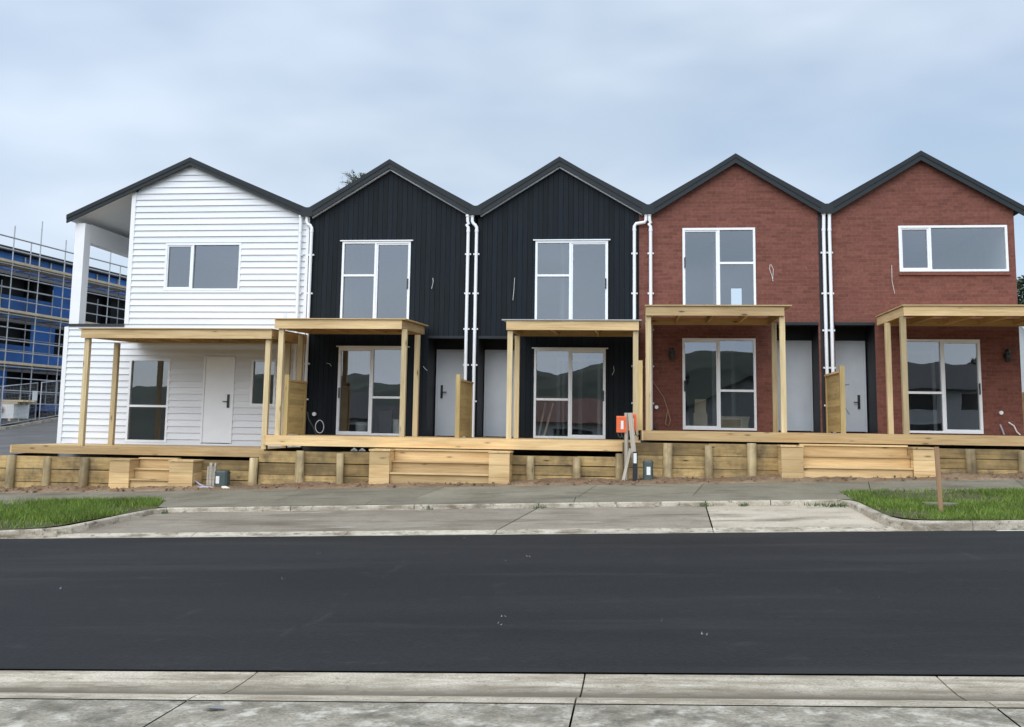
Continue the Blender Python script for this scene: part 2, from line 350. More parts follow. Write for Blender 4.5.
# near kerb, channel and footpath, cast in lengths with open joints
J = [-.37 + 2.37 * k for k in range(-14, 15)]
kb = MB(); cb = MB(); fb = MB()
for a_, b_ in zip(J[:-1], J[1:]):
    a_ += .006; b_ -= .006; tn = random.random()
    ys = [6.552, 6.68, 6.76, 6.86, 6.98, 7.08]; hs = [0.004, 0.0, -.012, -.040, -.075, -.092]
    for (q, ys_, hs_) in ((kb, ys, hs), (cb, [7.08, 7.18, 7.32, 7.5, 7.65, 7.79], [-.092, -.102, -.110, -.109, -.106, -.100])):
        for i in range(len(ys_) - 1):
            q.add([(a_, ys_[i], gx(a_) + hs_[i]), (b_, ys_[i], gx(b_) + hs_[i]), (b_, ys_[i + 1], gx(b_) + hs_[i + 1]), (a_, ys_[i + 1], gx(a_) + hs_[i + 1])], [(0, 1, 2, 3)], tn, None, True)
        for x in (a_, b_):
            q.add([(x, y, gx(x) + h) for y, h in zip(ys_, hs_)] + [(x, ys_[-1], gx(x) - .3), (x, ys_[0], gx(x) - .3)], [tuple(range(len(ys_) + 2))], tn)
    for (y0, y1) in ((-1.0, 1.7), (1.712, 4.2), (4.212, 6.545)):
        tn = random.random(); fb.quad((a_, y0, gx(a_)), (b_, y0, gx(b_)), (b_, y1, gx(b_)), (a_, y1, gx(a_)), tn)
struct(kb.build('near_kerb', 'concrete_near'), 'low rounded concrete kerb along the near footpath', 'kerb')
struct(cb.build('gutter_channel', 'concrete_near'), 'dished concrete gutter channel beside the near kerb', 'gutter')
struct(fb.build('near_footpath', 'concrete_path'), 'stained grey concrete footpath in the foreground', 'footpath')

# parking bay slab, its front channel, the far kerb
bb = MB()
def slab(q, pts, tn, hf=h_low, dz=.0):
    q.add([(x, y, gx(x) + hf(y) + dz) for x, y in pts], [tuple(range(len(pts)))], tn)
slab(bb, [(-10.9, 18.18), (-2.36, 18.18), (-1.86, 20.24), (-10.9, 20.24)], .02)
slab(bb, [(-2.34, 18.18), (1.20, 18.18), (1.22, 20.24), (-1.84, 20.24)], .22)
slab(bb, [(1.225, 18.18), (4.4, 18.18), (4.4, 20.26), (1.245, 20.26)], .95)
struct(bb.build('parking_bay', 'concrete_bay'), 'stained concrete parking bay set back from the road', 'parking bay')
ch = MB()
for a_, b_ in zip([-10.95, -7.6, -4.9, -2.35, 1.21], [-7.6, -4.9, -2.35, 1.21, 4.3]):
    tn = random.random(); a_ += .006; b_ -= .006
    for (y0, h0, y1, h1) in ((17.72, -.088, 17.78, -.082), (17.78, -.082, 17.98, -.092), (17.98, -.092, 18.172, -.045)):
        ch.quad((a_, y0, gx(a_) + h0), (b_, y0, gx(b_) + h0), (b_, y1, gx(b_) + h1), (a_, y1, gx(a_) + h1), tn)
struct(ch.build('bay_channel', 'concrete_kerb'), 'pale concrete channel strip between asphalt and parking bay', 'gutter')
KP = [(-45, 17.76), (-30, 17.76), (-20, 17.76), (-16, 17.76), (-13.4, 17.76), (-11.2, 17.77), (-10.7, 17.80), (-10.35, 17.88), (-10.08, 18.02), (-9.9, 18.22), (-9.76, 18.55), (-9.45, 19.5), (-9.25, 20.05), (-9.08, 20.2),
      (-6.6, 20.21), (-4.2, 20.22), (-1.84, 20.235), (1.23, 20.25), (2.4, 20.25), (3.58, 20.25), (3.70, 20.12), (3.75, 19.9), (3.88, 18.75), (3.96, 18.3), (4.08, 18.05), (4.28, 17.90), (4.6, 17.83), (5.2, 17.81), (7.6, 17.80), (10, 17.8), (14, 17.8), (20, 17.8), (30, 17.8), (45, 17.8)]
PROF = [(.0, 0, -.2), (.0, 0, 0.0), (.010, .8, 0), (.022, .95, 0), (.045, 1, .0), (.125, 1, 0), (.140, .97, 0), (.145, .9, 0), (.145, 0, -.2)]
def kerb_pts(i):
    p = Vector(KP[i]); a_ = Vector(KP[max(i - 1, 0)]); b_ = Vector(KP[min(i + 1, len(KP) - 1)])
    d = ((p - a_).normalized() if i else Vector((0, 0))) + ((b_ - p).normalized() if i < len(KP) - 1 else Vector((0, 0))); d.normalize()
    nrm = Vector((-d.y, d.x)); o_ = []
    for off, fr_, dz in PROF:
        q = p + nrm * off; lo = h_low(p.y); hi = h_top(p.y) + .008
        o_.append((q.x, q.y, gx(q.x) + lo + (hi - lo) * fr_ + dz))
    return o_
km = MB(); tn = .5
for i in range(len(KP) - 1):
    A, B = kerb_pts(i), kerb_pts(i + 1)
    if (Vector(KP[i]) - Vector(KP[i + 1])).length > .9:
        tn = random.random(); A = [tuple(Vector(p) + (Vector(q) - Vector(p)).normalized() * .008) for p, q in zip(A, B)]; B = [tuple(Vector(q) + (Vector(p) - Vector(q)).normalized() * .008) for p, q in zip(A, B)]
        km.add(A, [tuple(range(len(A)))], tn); km.add(B, [tuple(range(len(B)))[::-1]], tn)
    n = len(PROF)
    km.add(A + B, [(k, k + 1, n + k + 1, n + k) for k in range(n - 1)], tn)
struct(km.build('far_kerb', 'concrete_kerb'), 'concrete kerb curving round the parking bay and grass verges', 'kerb')
fm = MB()
slab(fm, [(-9.35, 20.36), (-5.2, 20.36), (-5.2, 21.1), (-9.6, 21.1)], .5, h_top); slab(fm, [(-5.188, 20.36), (-1.2, 20.37), (-1.2, 21.1), (-5.188, 21.1)], .3, h_top)
slab(fm, [(-1.188, 20.37), (3.72, 20.37), (3.90, 20.22), (4.0, 21.1), (-1.188, 21.1)], .6, h_top)
FJ = [-45, -20, -16.2, -12.4, -9.6, -7.2, -4.4, -1.15, 1.05, 4.35, 7.2, 10, 14, 20, 45]
for a_, b_ in zip(FJ[:-1], FJ[1:]):
    slab(fm, [(a_ + .006, 21.102), (b_ - .006, 21.102), (b_ - .006 + .3, 22.8), (a_ + .006 + .3, 22.8)], random.random(), h_top)
struct(fm.build('far_footpath', 'concrete_far'), 'grey concrete footpath behind the parking bay', 'footpath')
# turf under the grass, and the soil strip against the retaining walls
LB = ((17.9, -11.2), (18.05, -10.45), (18.3, -10.18), (18.78, -9.98), (19.6, -9.62), (20.3, -9.3), (21.1, -9.55))
RB = ((17.96, 5.2), (18.05, 4.5), (18.2, 4.27), (18.5, 4.08), (19.2, 3.98), (20.2, 3.86), (21.1, 3.82))
tm = MB()
for B, far in ((LB, -45), (RB, 45)):
    for (y0, x0), (y1, x1) in zip(B[:-1], B[1:]):
        tm.quad((far, y0, gx(far) + h_top(y0)), (x0, y0, gx(x0) + h_top(y0)), (x1, y1, gx(x1) + h_top(y1)), (far, y1, gx(far) + h_top(y1)), .5)
struct(tm.build('verge_soil', 'turf_soil'), 'dark turf soil under the two grass verges', 'verge')
rs = np.random.RandomState(3)
xs = list(np.arange(-18, 12.01, .12)); ys = [22.72, 22.8, 22.9, 23.0, 23.12, 23.25, 23.38, 23.5, 23.7]
sm_ = MB(); n = len(xs)
V = []
for j, y in enumerate(ys):
    for x in xs:
        e = h_top(y) + (-.03 if j == 0 else .012 + .045 * (.5 + .5 * math.sin(x * 2.3 + 1.3 * math.sin(x * .9))) * min(1, (y - 22.7) * 2) + rs.uniform(-.012, .016))
        V.append((x, y + rs.uniform(-.04, .04) * (j > 0), gx(x) + e))
sm_.add(V, [(j * n + i, j * n + i + 1, (j + 1) * n + i + 1, (j + 1) * n + i) for j in range(len(ys) - 1) for i in range(n - 1)], .5, None, True)
struct(sm_.build('soil_strip', 'soil'), 'strip of bare soil and dead needles along the retaining walls', 'soil')
ln = MB(); ln.box(5.5, 9.5, 17.60, 17.68, gx(5.5) + h_low(17.6) + .02, gx(5.5) + h_low(17.6) + .024)
P_ = ln.v; ln.v = [(x, y, z + gx(x) - gx(5.5)) for x, y, z in P_]
struct(ln.build('painted_line', 'paint_line'), 'worn pale painted line along the road edge at far right', 'road marking')
# side lane on the left, rising away
def h_lane(y): return itp(y, (23.75, 28, 40, 44, 50, 60, 100), (1.2, 1.42, 1.86, 2.1, 2.64, 3.4, 5))
struct(grid([-45, -35, -25, -15.7, -15.1], [23.8, 26, 28, 34, 40, 44, 50, 60, 100], lambda x, y: h_lane(y), 'side_lane', 'asphalt_lane'), 'grey asphalt lane rising beside the white house', 'lane')

# ------------------------------------------------------------------ houses
FY = 26.5; RY = 27.6
def bands(breaks, lo, hi):
    b_ = sorted({round(q, 4) for q in breaks if lo < q < hi} | {lo, hi}); return list(zip(b_[:-1], b_[1:]))
def subtract(a_, b_, holes):
    segs = [(a_, b_)]
    for h0, h1 in holes:
        ns = []
        for s0, s1 in segs:
            if h1 <= s0 or h0 >= s1: ns.append((s0, s1)); continue
            if h0 > s0 + 1e-5: ns.append((s0, h0))
            if h1 < s1 - 1e-5: ns.append((h1, s1))
        segs = ns
    return segs
def boards_wall(mb, z0, z1, xl, xr, holes, step=.165, y=FY, out_=.034):
    edges = [z0 + step * k for k in range(int((z1 - z0) / step) + 2)]
    br = edges + [h for q in holes for h in q[2:4]]
    for za, zb in bands(br, z0, z1):
        mid = (za + zb) / 2
        k = math.floor((mid - z0) / step); zbase = z0 + k * step
        ya, yb = [y - out_ * (1 - (q - zbase) / step) for q in (za, zb)]
        hs = [(q[0], q[1]) for q in holes if q[2] < mid < q[3]]
        L0, R0, L1, R1 = xl(za + 1e-6), xr(za + 1e-6), xl(zb - 1e-6), xr(zb - 1e-6)
        if R0 - L0 < .01: continue
        segs = subtract(L0, R0, hs); tn = (k * .618) % 1
        for s0, s1 in segs:
            t0 = L1 if s0 == L0 else s0; t1 = R1 if s1 == R0 else s1
            if t1 < t0: t0 = t1 = (t0 + t1) / 2
            mb.quad((s0, ya, za), (s1, ya, za), (t1, yb, zb), (t0, yb, zb), tn)
            if abs(za - zbase) < 1e-4: mb.quad((s0, ya, za), (s1, ya, za), (s1, y + .004, za), (s0, y + .004, za), tn)
def top_at(poly, x): return itp(x, [p[0] for p in poly], [p[1] for p in poly])
def strip_wall(mb, x0, x1, z0, top, holes, groove=None, y=FY):
    br = [h for q in holes for h in q[0:2]] + [p[0] for p in top]; gset = []
    if groove:
        k = x0 + groove
        while k < x1 - .02:
            gset.append(k); br += [k - .0045, k, k + .0045]; k += groove
    for a_, b_ in bands(br, x0, x1):
        mid = (a_ + b_) / 2; da = db = 0.0
        for q in gset:
            if abs(a_ - q) < 1e-3: da = .008
            if abs(b_ - q) < 1e-3: db = .008
        hs = [(q[2], q[3]) for q in holes if q[0] < mid < q[1]]
        ta, tb = top_at(top, a_), top_at(top, b_); tn = ((int((mid - x0) / (groove or 1))) * .618) % 1
        for s0, s1 in subtract(z0, min(ta, tb), hs):
            hi = s1 >= min(ta, tb) - 1e-4
            mb.quad((a_, y + da, s0), (b_, y + db, s0), (b_, y + db, tb if hi else s1), (a_, y + da, ta if hi else s1), tn)
def window(par, x0, x1, z0, z1, mull=(), trans=(), slide=None, handle=None, head=False, name='window', sill=False):
    fr_ = MB(); ya, yb = FY - .03, FY + .10; wd = .055
    fr_.box(x0, x0 + wd, ya, yb, z0, z1); fr_.box(x1 - wd, x1, ya, yb, z0, z1)
    fr_.box(x0 + wd, x1 - wd, ya, yb, z1 - wd, z1); fr_.box(x0 + wd, x1 - wd, ya, yb, z0, z0 + wd)
    xsx = [x0 + wd / 2] + list(mull) + [x1 - wd / 2]
    for q in mull: fr_.box(q - wd / 2, q + wd / 2, ya + .004, yb - .004, z0 + wd, z1 - wd)
    for a_, b_, z in trans: fr_.box(a_ + wd / 2, b_ - wd / 2, ya + .008, yb - .008, z - wd / 2, z + wd / 2)
    if slide:
        a_, b_ = slide; a_ += wd / 2; b_ -= wd / 2; q = .038; y2, y3 = ya + .02, yb - .03
        fr_.box(a_, a_ + q, y2, y3, z0 + wd, z1 - wd); fr_.box(b_ - q, b_, y2, y3, z0 + wd, z1 - wd)
        fr_.box(a_ + q, b_ - q, y2, y3, z0 + wd, z0 + wd + q); fr_.box(a_ + q, b_ - q, y2, y3, z1 - wd - q, z1 - wd)
    if head: fr_.box(x0 - .06, x1 + .06, ya - .03, FY - .001, z1 + .003, z1 + .03)
    o = fr_.build(name, 'white_alu', par)
    for a_, b_ in zip(xsx[:-1], xsx[1:]):
        zs = sorted([z0 + wd / 2] + [t_[2] for t_ in trans if t_[0] < (a_ + b_) / 2 < t_[1]] + [z1 - wd / 2])
        for c_, d_ in zip(zs[:-1], zs[1:]):
            p = MB(); e_ = [FY + .035 + random.uniform(-.005, .005) for _ in range(3)]; p.add([(a_, e_[0], c_), (b_, e_[1], c_), (b_, e_[1] + e_[2] - e_[0], d_), (a_, e_[2], d_)], [(0, 1, 2, 3)], .5); p.build('pane', 'glass', o)
    if handle:
        hx, hz = handle; MB().box(hx - .016, hx + .016, ya - .03, ya - .001, hz - .13, hz + .13).build('handle', 'dark_metal', o)
    if sill: MB().prism_x([(FY - .05, z0 - .085), (FY - .05, z0 - .02), (FY + .02, z0 - .004), (FY + .02, z0 - .085)], x0 - .02, x1 + .02).build('sill', 'brick', o)
    return o
def entry_door(par, x0, x1, z0, z1, y, mat_, hx=None, hz=None, hs=1):
    fr_ = MB(); fr_.box(x0 - .045, x0, y - .05, y + .05, z0, z1 + .045); fr_.box(x1, x1 + .045, y - .05, y + .05, z0, z1 + .045); fr_.box(x0, x1, y - .05, y + .05, z1, z1 + .045)
    f_ = fr_.build('door_frame', mat_, par)
    d = MB().box(x0 + .003, x1 - .003, y - .03, y + .012, z0 + .01, z1 - .003).build('door', mat_, par)
    if hx is not None:
        h = MB(); h.box(hx - .03, hx + .03, y - .055, y - .031, hz - .17, hz + .17); h.bar((hx, y - .085, hz - .01), (hx + .13 * hs, y - .085, hz - .01), .022, .022); h.box(hx - .011, hx + .011, y - .084, y - .056, hz - .021, hz + .001)
        h.build('handle', 'dark_metal', d)
    return d
def roof(par, xl, zl, xc, zc, xr, zr, y0=26.39, y1=34.2, depth=.225, trim=None, barge_ends=(0, 0)):
    r_ = MB(); t_ = .09
    r_.prism_y([(xl, zl), (xc, zc), (xc, zc - t_), (xl, zl - t_)], y0, y1); r_.prism_y([(xc, zc), (xr, zr), (xr, zr - t_), (xc, zc - t_)], y0, y1)
    o = r_.build('roof', 'roof_steel', par)
    bg_ = MB(); c_ = MB()
    for (xa, za, xb, zb) in ((xl + barge_ends[0], zl, xc, zc), (xc, zc, xr - barge_ends[1], zr)):
        za = zl if xa == xl else za
        sl = (zb - za) / (xb - xa)
        if xa != xl and xa < xc: pass
        bg_.prism_y([(xa, za - .10), (xb, zb - .10), (xb, zb - depth), (xa, za - depth)], 26.335, 26.388)
        c_.prism_y([(xa, za + .012), (xb, zb + .012), (xb, zb - .10), (xa, za - .10)], 26.318, 26.389)
    bg_.build('bargeboard', 'barge_steel', o); c_.build('barge_capping', 'roof_steel', o)
    if trim:
        q = MB()
        for (xa, za, xb, zb) in trim: q.prism_y([(xa, za - depth), (xb, zb - depth), (xb, zb - depth - .04), (xa, za - depth - .04)], 26.40, 26.47)
        q.build('barge_trim', 'trim_grey', o)
    return o
def downpipe(par, xt, x, zt, zb, y=26.40, elbow=True, brackets=(5.9, 4.9, 4.0, 3.1, 2.2)):
    pts = [(xt, y, zt), (xt, y, zt - .14)]
    if abs(x - xt) > .02:
        sgn = 1 if x > xt else -1
        pts += [(xt + sgn * .03, y, zt - .20), (x - sgn * .04, y, zt - .235), (x, y, zt - .30)]
    pts += [(x, y, zt - .45), (x, y, zb)]
    mb = MB().tube(pts, .041, 12)
    mb.tube([(xt, y, zt - .02), (xt, y, zt + .03)], .055, 12); mb.tube([(x, y, zt - .42), (x, y, zt - .36)], .048, 12)
    o = mb.build('downpipe', 'pvc_white', par)
    for z in brackets:
        if zb < z < zt - .3: MB().box(x - .075, x + .075, y + .02, FY - .025, z - .02, z + .02).build('bracket', 'pvc_white', o)
    return o
def shell(par, x0, x1, zf, zt, wallmat, hole=None, foundation=True, back=34.0, rec=None, y0=None):
    s = MB(); y0 = y0 or FY
    s.quad((x0, y0, zf - .6), (x0, back, zf - .6), (x0, back, zt), (x0, y0, zt)); s.build('side_wall', wallmat, par); s = MB(); s.quad((x1, y0, zf - .6), (x1, back, zf - .6), (x1, back, zt), (x1, y0, zt))
    s.build('side_wall', wallmat, par)
    bw = MB(); hs = [hole] if hole else []
    strip_wall(bw, x0, x1, zf - .6, [(x0, zt), (x1, zt)], hs, None, back); bw.build('back_wall', wallmat, par)
    MB().box(x0 + .02, x1 - .02, FY + .03, FY + .3, zf - .9, zf - .006).build('foundation', 'concrete_pad', par)
def interior(par, x0, x1, zf, zu, zt, hole=None, rec=None, yb=33.6):
    q = MB(); fl = MB(); y0 = FY + .14; ym_ = RY + .06
    a_, b_ = x0 + .12, x1 - .12; zs = zu - .28 if not rec else max(zu - .28, rec[2] + .02)
    strip_wall(q, a_, b_, zf, [(a_, zt), (b_, zt)], [hole] if hole else [], None, yb)
    for x in (a_, b_):
        ys_ = ym_ if rec and rec[0] - .02 < x < rec[1] + .02 else y0
        q.quad((x, ys_, zf), (x, yb, zf), (x, yb, zu), (x, ys_, zu)); q.quad((x, y0, zu), (x, yb, zu), (x, yb, zt), (x, y0, zt))
    q.quad((a_, y0, zt), (b_, y0, zt), (b_, yb, zt), (a_, yb, zt))
    segs = subtract(a_, b_, [(rec[0] - .03, rec[1] + .03)]) if rec else [(a_, b_)]
    for (p0, p1, q0, q1) in [(a_, b_, ym_, yb)] + [(u, v, y0, ym_ - .002) for u, v in segs]:
        q.box(p0, p1, q0, q1, zs, zu - .04); fl.box(p0, p1, q0, q1, zf - .05, zf + .004)
    fl.box(a_, b_, y0, yb, zu - .035, zu)
    xm = (x0 + x1) / 2 + .4
    q.box(xm - .05, xm + .05, 30.2, yb - .01, zf + .01, zs - .01); q.box(xm - .55, xm - .45, 29.8, yb - .01, zu + .01, zt - .01)
    q.build('interior_wall', 'plaster', par); fl.build('interior_floor', 'interior_floor', par)
    jb = MB()
    for xj in (xm - .62, xm + .5):
        jb.box(xj, xj + .09, 29.55, 29.62, zf + .01, zf + 2.1); jb.box(xj + .17, xj + .22, 29.45, 29.5, zf + .01, zf + 2.1)
    jb.box(xm - .62, xm + .59, 29.551, 29.619, zf + 2.102, zf + 2.19); jb.build('inner_door_frame', 'white_paint', par)
def recess(par, x0, x1, zf, zt, ceil_mat='recess_black'):
    q = MB(); y0, y1 = FY + .004, RY
    q.quad((x0, y0, zf), (x0, y1, zf), (x0, y1, zt), (x0, y0, zt)); q.quad((x1, y0, zf), (x1, y1, zf), (x1, y1, zt), (x1, y0, zt))
    q.quad((x0, y1, zf), (x1, y1, zf), (x1, y1, zt), (x0, y1, zt))
    q.quad((x0, y0, zt), (x1, y0, zt), (x1, y1, zt), (x0, y1, zt)); q.quad((x0, y0, zf), (x1, y0, zf), (x1, y1, zf), (x0, y1, zf))
    o = q.build('entry_recess', 'recess_black', par)
    MB().box(x0, x1, FY - .035, FY + .02, zt - .035, zt + .03).build('soffit_trim', 'barge_steel', par)
def tail(par, pts, mat_='cable_white', r=.0055, name='cable_tail'):
    return MB().tube(pts, r, 6).build(name, mat_, par)
GRP = 'row of five gabled townhouses'
# --- white weatherboard house
H1 = thing('row_house', 'white weatherboard house at the left end with a covered corner balcony', 'house', (-11.7, FY, .98), GRP)
w1 = MB()
holes1 = [(-13.11, -12.0, 1.06, 3.20), (-11.09, -10.27, 1.05, 3.26), (-9.83, -9.17, 2.02, 3.20)]
boards_wall(w1, .98, 4.1, lambda z: -14.85, lambda z: -8.49, holes1)
boards_wall(w1, 4.1, 8.32, lambda z: max(-13.21, -11.71 - (8.36 - z) / .454), lambda z: min(-8.49, -11.71 + (8.36 - z) / .4286), [(-12.31, -10.25, 4.98, 6.235)])
w1.build('wall', 'white_board', H1)
for q in ((-13.32, -13.205, 4.1, 7.62), (-14.96, -14.845, .98, 4.02), (-8.52, -8.44, .98, 6.9)): MB().box(q[0], q[1], FY - .042, FY + .05, q[2], q[3]).build('corner_board', 'white_paint', H1)
MB().quad((-13.31, FY + .05, 4.1), (-13.31, 30.5, 4.1), (-13.31, 30.5, 7.7), (-13.31, FY + .05, 7.7)).build('balcony_side_wall', 'white_board', H1)
MB().box(-14.9, -13.32, 30.5, 30.6, 4.1, 7.4).build('balcony_back_wall', 'white_board', H1)
MB().box(-14.87, -14.60, FY + .005, FY + .33, 4.1, 6.79).build('column', 'white_paint', H1)
MB().box(-14.87, -14.62, FY + .335, 30.49, 6.33, 6.82).build('lintel', 'white_paint', H1)
MB().box(-14.86, -13.325, FY - .045, FY + .10, 4.03, 4.10).build('balcony_flashing', 'dark_metal', H1)
MB().box(-14.90, -13.32, FY + .105, 30.49, 3.9, 4.06).build('balcony_floor', 'interior_floor', H1)
sf = MB(); sf.add([(-15.05, 26.40, 6.985 - .13), (-13.3, 26.40, 7.78 - .13), (-13.3, 30.5, 7.78 - .13), (-15.05, 30.5, 6.985 - .13)], [(0, 1, 2, 3)], .5); sf.build('balcony_soffit', 'soffit_white', H1)
MB().box(-14.9, -14.88, FY + .35, 30.5, 6.84, 6.87).build('shadow_line', 'dark_metal', H1)  # dark strip modelled in for the shadow between soffit and lintel
window(H1, -12.31, -10.25, 4.98, 6.235, [-11.56], slide=(-12.29, -11.56))
window(H1, -13.11, -12.0, 1.06, 3.20, [], [(-13.11, -12.0, 1.98)])
window(H1, -9.83, -9.17, 2.02, 3.20)
entry_door(H1, -11.05, -10.31, 1.06, 3.22, FY + .01, 'door_white', -10.40, 2.13, -1)
roof(H1, -15.05, 6.975, -11.71, 8.49, -8.49, 7.12, depth=.20, barge_ends=(0, .15))
s1 = MB(); s2 = MB(); s1.quad((-14.95, FY + .04, .4), (-14.95, 34, .4), (-14.95, 34, 4.05), (-14.95, FY + .04, 4.05)); s1.quad((-14.95, 30.6, 4.05), (-14.95, 34, 4.05), (-14.95, 34, 6.9), (-14.95, 30.6, 6.9)); s2.quad((-8.5, FY + .05, .4), (-8.5, 34, .4), (-8.5, 34, 6.95), (-8.5, FY + .05, 6.95))
s1.build('side_wall', 'white_board', H1); s2.build('side_wall', 'white_board', H1)
bw = MB(); strip_wall(bw, -14.95, -8.5, .4, [(-14.95, 6.9), (-11.7, 8.35), (-8.5, 7.0)], [(-12.6, -11.7, 5.0, 6.1)], None, 34.0); bw.build('back_wall', 'white_board', H1)
interior(H1, -13.25, -8.5, 1.02, 4.1, 6.6, (-12.6, -11.7, 5.0, 6.1), yb=33.9)
MB().box(-14.9, -8.52, FY + .03, FY + .3, .2, .97).build('foundation', 'concrete_pad', H1)
downpipe(H1, -8.66, -8.66, 6.90, 1.05)
tail(H1, [(-9.15, FY - .05, 4.0), (-9.05, FY - .06, 4.2), (-8.98, FY - .06, 4.42)]); tail(H1, [(-9.02, FY - .05, 4.0), (-8.98, FY - .06, 4.2), (-8.95, FY - .06, 4.40)])
# --- two black houses
def black_house(label, xl, xc, xr, zf, rec, up_win, lo_win, door, handle, slide_right, pipes, wr=None):
    H = thing('row_house', label, 'house', (xc, FY, zf), GRP)
    wl, wr_ = xl + .045, (wr or xr)
    holes = [up_win, lo_win, (rec[0], rec[1], zf, 3.8)]
    wm = MB(); sl = (8.36 - 7.12) / (xr - xc)
    strip_wall(wm, wl, wr_, zf - .03, [(xl, 6.98), (xc, 8.24), (xr, 6.98)], holes, .128); wm.build('wall', 'black_clad', H)
    roof(H, xl, 7.12, xc, 8.36, xr, 7.12, trim=[(xl + .13, 7.12, xc, 8.36), (xc, 8.36, xr - .13, 7.12)], barge_ends=(.15, .15))
    MB().box(xl - .152, xl + .152, 26.322, 26.387, 6.888, 7.128).build('valley_end_cap', 'barge_steel', H)
    shell(H, wl, wr_ - .02, zf, 6.95, 'black_clad'); interior(H, wl, wr_, zf, 4.1, 6.8, None, (rec[0], rec[1], 3.8))
    recess(H, rec[0], rec[1], zf, 3.8)
    x0, x1, z0, z1 = up_win
    for (x0, x1, z0, z1), nm in ((up_win, 'window'), (lo_win, 'sliding_door')):
        mxx = x0 + .88
        up_ = nm == 'window'
        if up_ or slide_right: window(H, x0, x1, z0, z1, [mxx], [(x0, mxx, z1 - .88 if up_ else z0 + .95)], (mxx, x1), (x1 - .055, z0 + 1.05), True, nm)
        else: window(H, x0, x1, z0, z1, [mxx], [(mxx, x1, z0 + .95)], (x0, mxx), (x0 + .05, z0 + 1.05), True, nm)
    entry_door(H, door[0], door[1], zf + .02, zf + 2.21, RY - .06, 'door_grey', *handle)
    for p in pipes: downpipe(H, *p)
    return H
H2 = black_house('black timber house beside the white weatherboard house', -8.49, -6.345, -4.09, 1.30, (-5.25, -4.30), (-7.55, -5.76, 4.10, 6.25), (-7.55, -5.78, 1.32, 3.53),
                 (-5.17, -4.36), (-5.06, 2.46, 1), False, [(-8.50, -8.36, 6.90, 1.30), (-4.29, -4.27, 6.88, 1.30)])
H3 = black_house('black timber house beside the brick houses, third from the left', -4.09, -1.963, .25, 1.30, (-3.97, -2.98), (-2.56, -.74, 4.10, 6.24), (-2.56, -.79, 1.32, 3.52),
                 (-3.90, -3.05), (), True, [(-4.17, -4.055, 6.88, 1.30), (.20, -.085, 6.88, 1.30)], wr=.03)
tail(H2, [(-5.17, FY - .01, 5.3), (-5.15, FY - .05, 5.2), (-5.19, FY - .04, 5.02)]); tail(H2, [(-5.36, FY - .01, 3.06), (-5.30, FY - .08, 3.0), (-5.24, FY - .06, 2.95)])
tail(H2, [(-7.86, FY - .01, 3.12), (-7.76, FY - .06, 3.1), (-7.72, FY - .05, 3.04)])
tail(H3, [(-3.08, FY - .01, 5.3), (-3.09, FY - .04, 5.0), (-3.11, FY - .05, 4.73)]); tail(H3, [(-.60, FY - .01, 3.1), (-.58, FY - .06, 2.98), (-.63, FY - .05, 2.88)])
ring = [(-7.93 + .13 * math.cos(a_) * (1 - .02 * k), FY - .12 - .004 * k, 1.52 + .16 * math.sin(a_)) for k, a_ in enumerate([i * .4 + 2.2 for i in range(17)])]
tail(H2, ring, 'cable_white', .011); MB().tube([(-8.12, FY - .07, 1.83), (-8.12, FY - .001, 1.83)], .05, 12).build('tap_cover', 'pvc_white', H2)
tail(H2, [(-8.28, FY - .10, 1.88), (-8.22, FY - .16, 1.7), (-8.10, FY - .14, 1.5), (-8.02, FY - .12, 1.31)], 'cable_dark', .016, 'hose')
# --- two brick houses
def brick_house(label, xl, xc, xr, zl, zr, zf, wl, wr, rec, up_win, lo_win, door, handle, pipes, kind):
    H = thing('row_house', label, 'house', (xc, FY, zf), GRP)
    wm = MB(); strip_wall(wm, wl, wr, zf - .03, [(wl - .5, 6.97), (xl, 6.97), (xc, 8.25), (xr, zr - .14)], [up_win, lo_win, (rec[0], rec[1], zf, 4.17)]); wm.build('wall', 'brick', H)
    roof(H, xl, zl, xc, 8.375, xr, zr, barge_ends=(.15, .15 if kind == 4 else 0))
    MB().box(xl - .152, xl + .152, 26.322, 26.387, zl - .235, zl + .01).build('valley_end_cap', 'barge_steel', H)
    hole = (up_win[0] + 1.78, up_win[0] + 2.14, 4.9, 6.0) if kind == 4 else (up_win[0] + 2.7, up_win[0] + 3.05, 4.9, 6.3)
    shell(H, wl, wr, zf, 6.8, 'brick', hole); interior(H, wl + .02, wr, zf, 4.35, 6.75, hole, (rec[0], rec[1], 4.17))
    recess(H, rec[0], rec[1], zf, 4.17)
    x0, x1, z0, z1 = up_win
    if kind == 4:
        mxx = x0 + .88
        window(H, x0, x1, z0, z1, [mxx], [(mxx, x1, z1 - .88)], (x0, mxx), (x0 + .055, z0 + 1.3), False)
        x0, x1, z0, z1 = lo_win; mxx = x0 + .88
        window(H, x0, x1, z0, z1, [mxx], [(mxx, x1, z0 + .95)], (x0, mxx), (x0 + .05, z0 + 1.05), False, 'sliding_door')
    else:
        window(H, x0, x1, z0, z1, [7.01], slide=(x0 + .02, 7.01), sill=True)
        x0, x1, z0, z1 = lo_win; mxx = x0 + .88
        window(H, x0, x1, z0, z1, [mxx], [(x0, mxx, z0 + .95)], (mxx, x1), (x1 - .05, z0 + 1.05), False, 'sliding_door')
    entry_door(H, door[0], door[1], zf + .02, zf + 2.23, RY - .06, 'door_grey', *handle)
    for p in pipes: downpipe(H, *p)
    return H
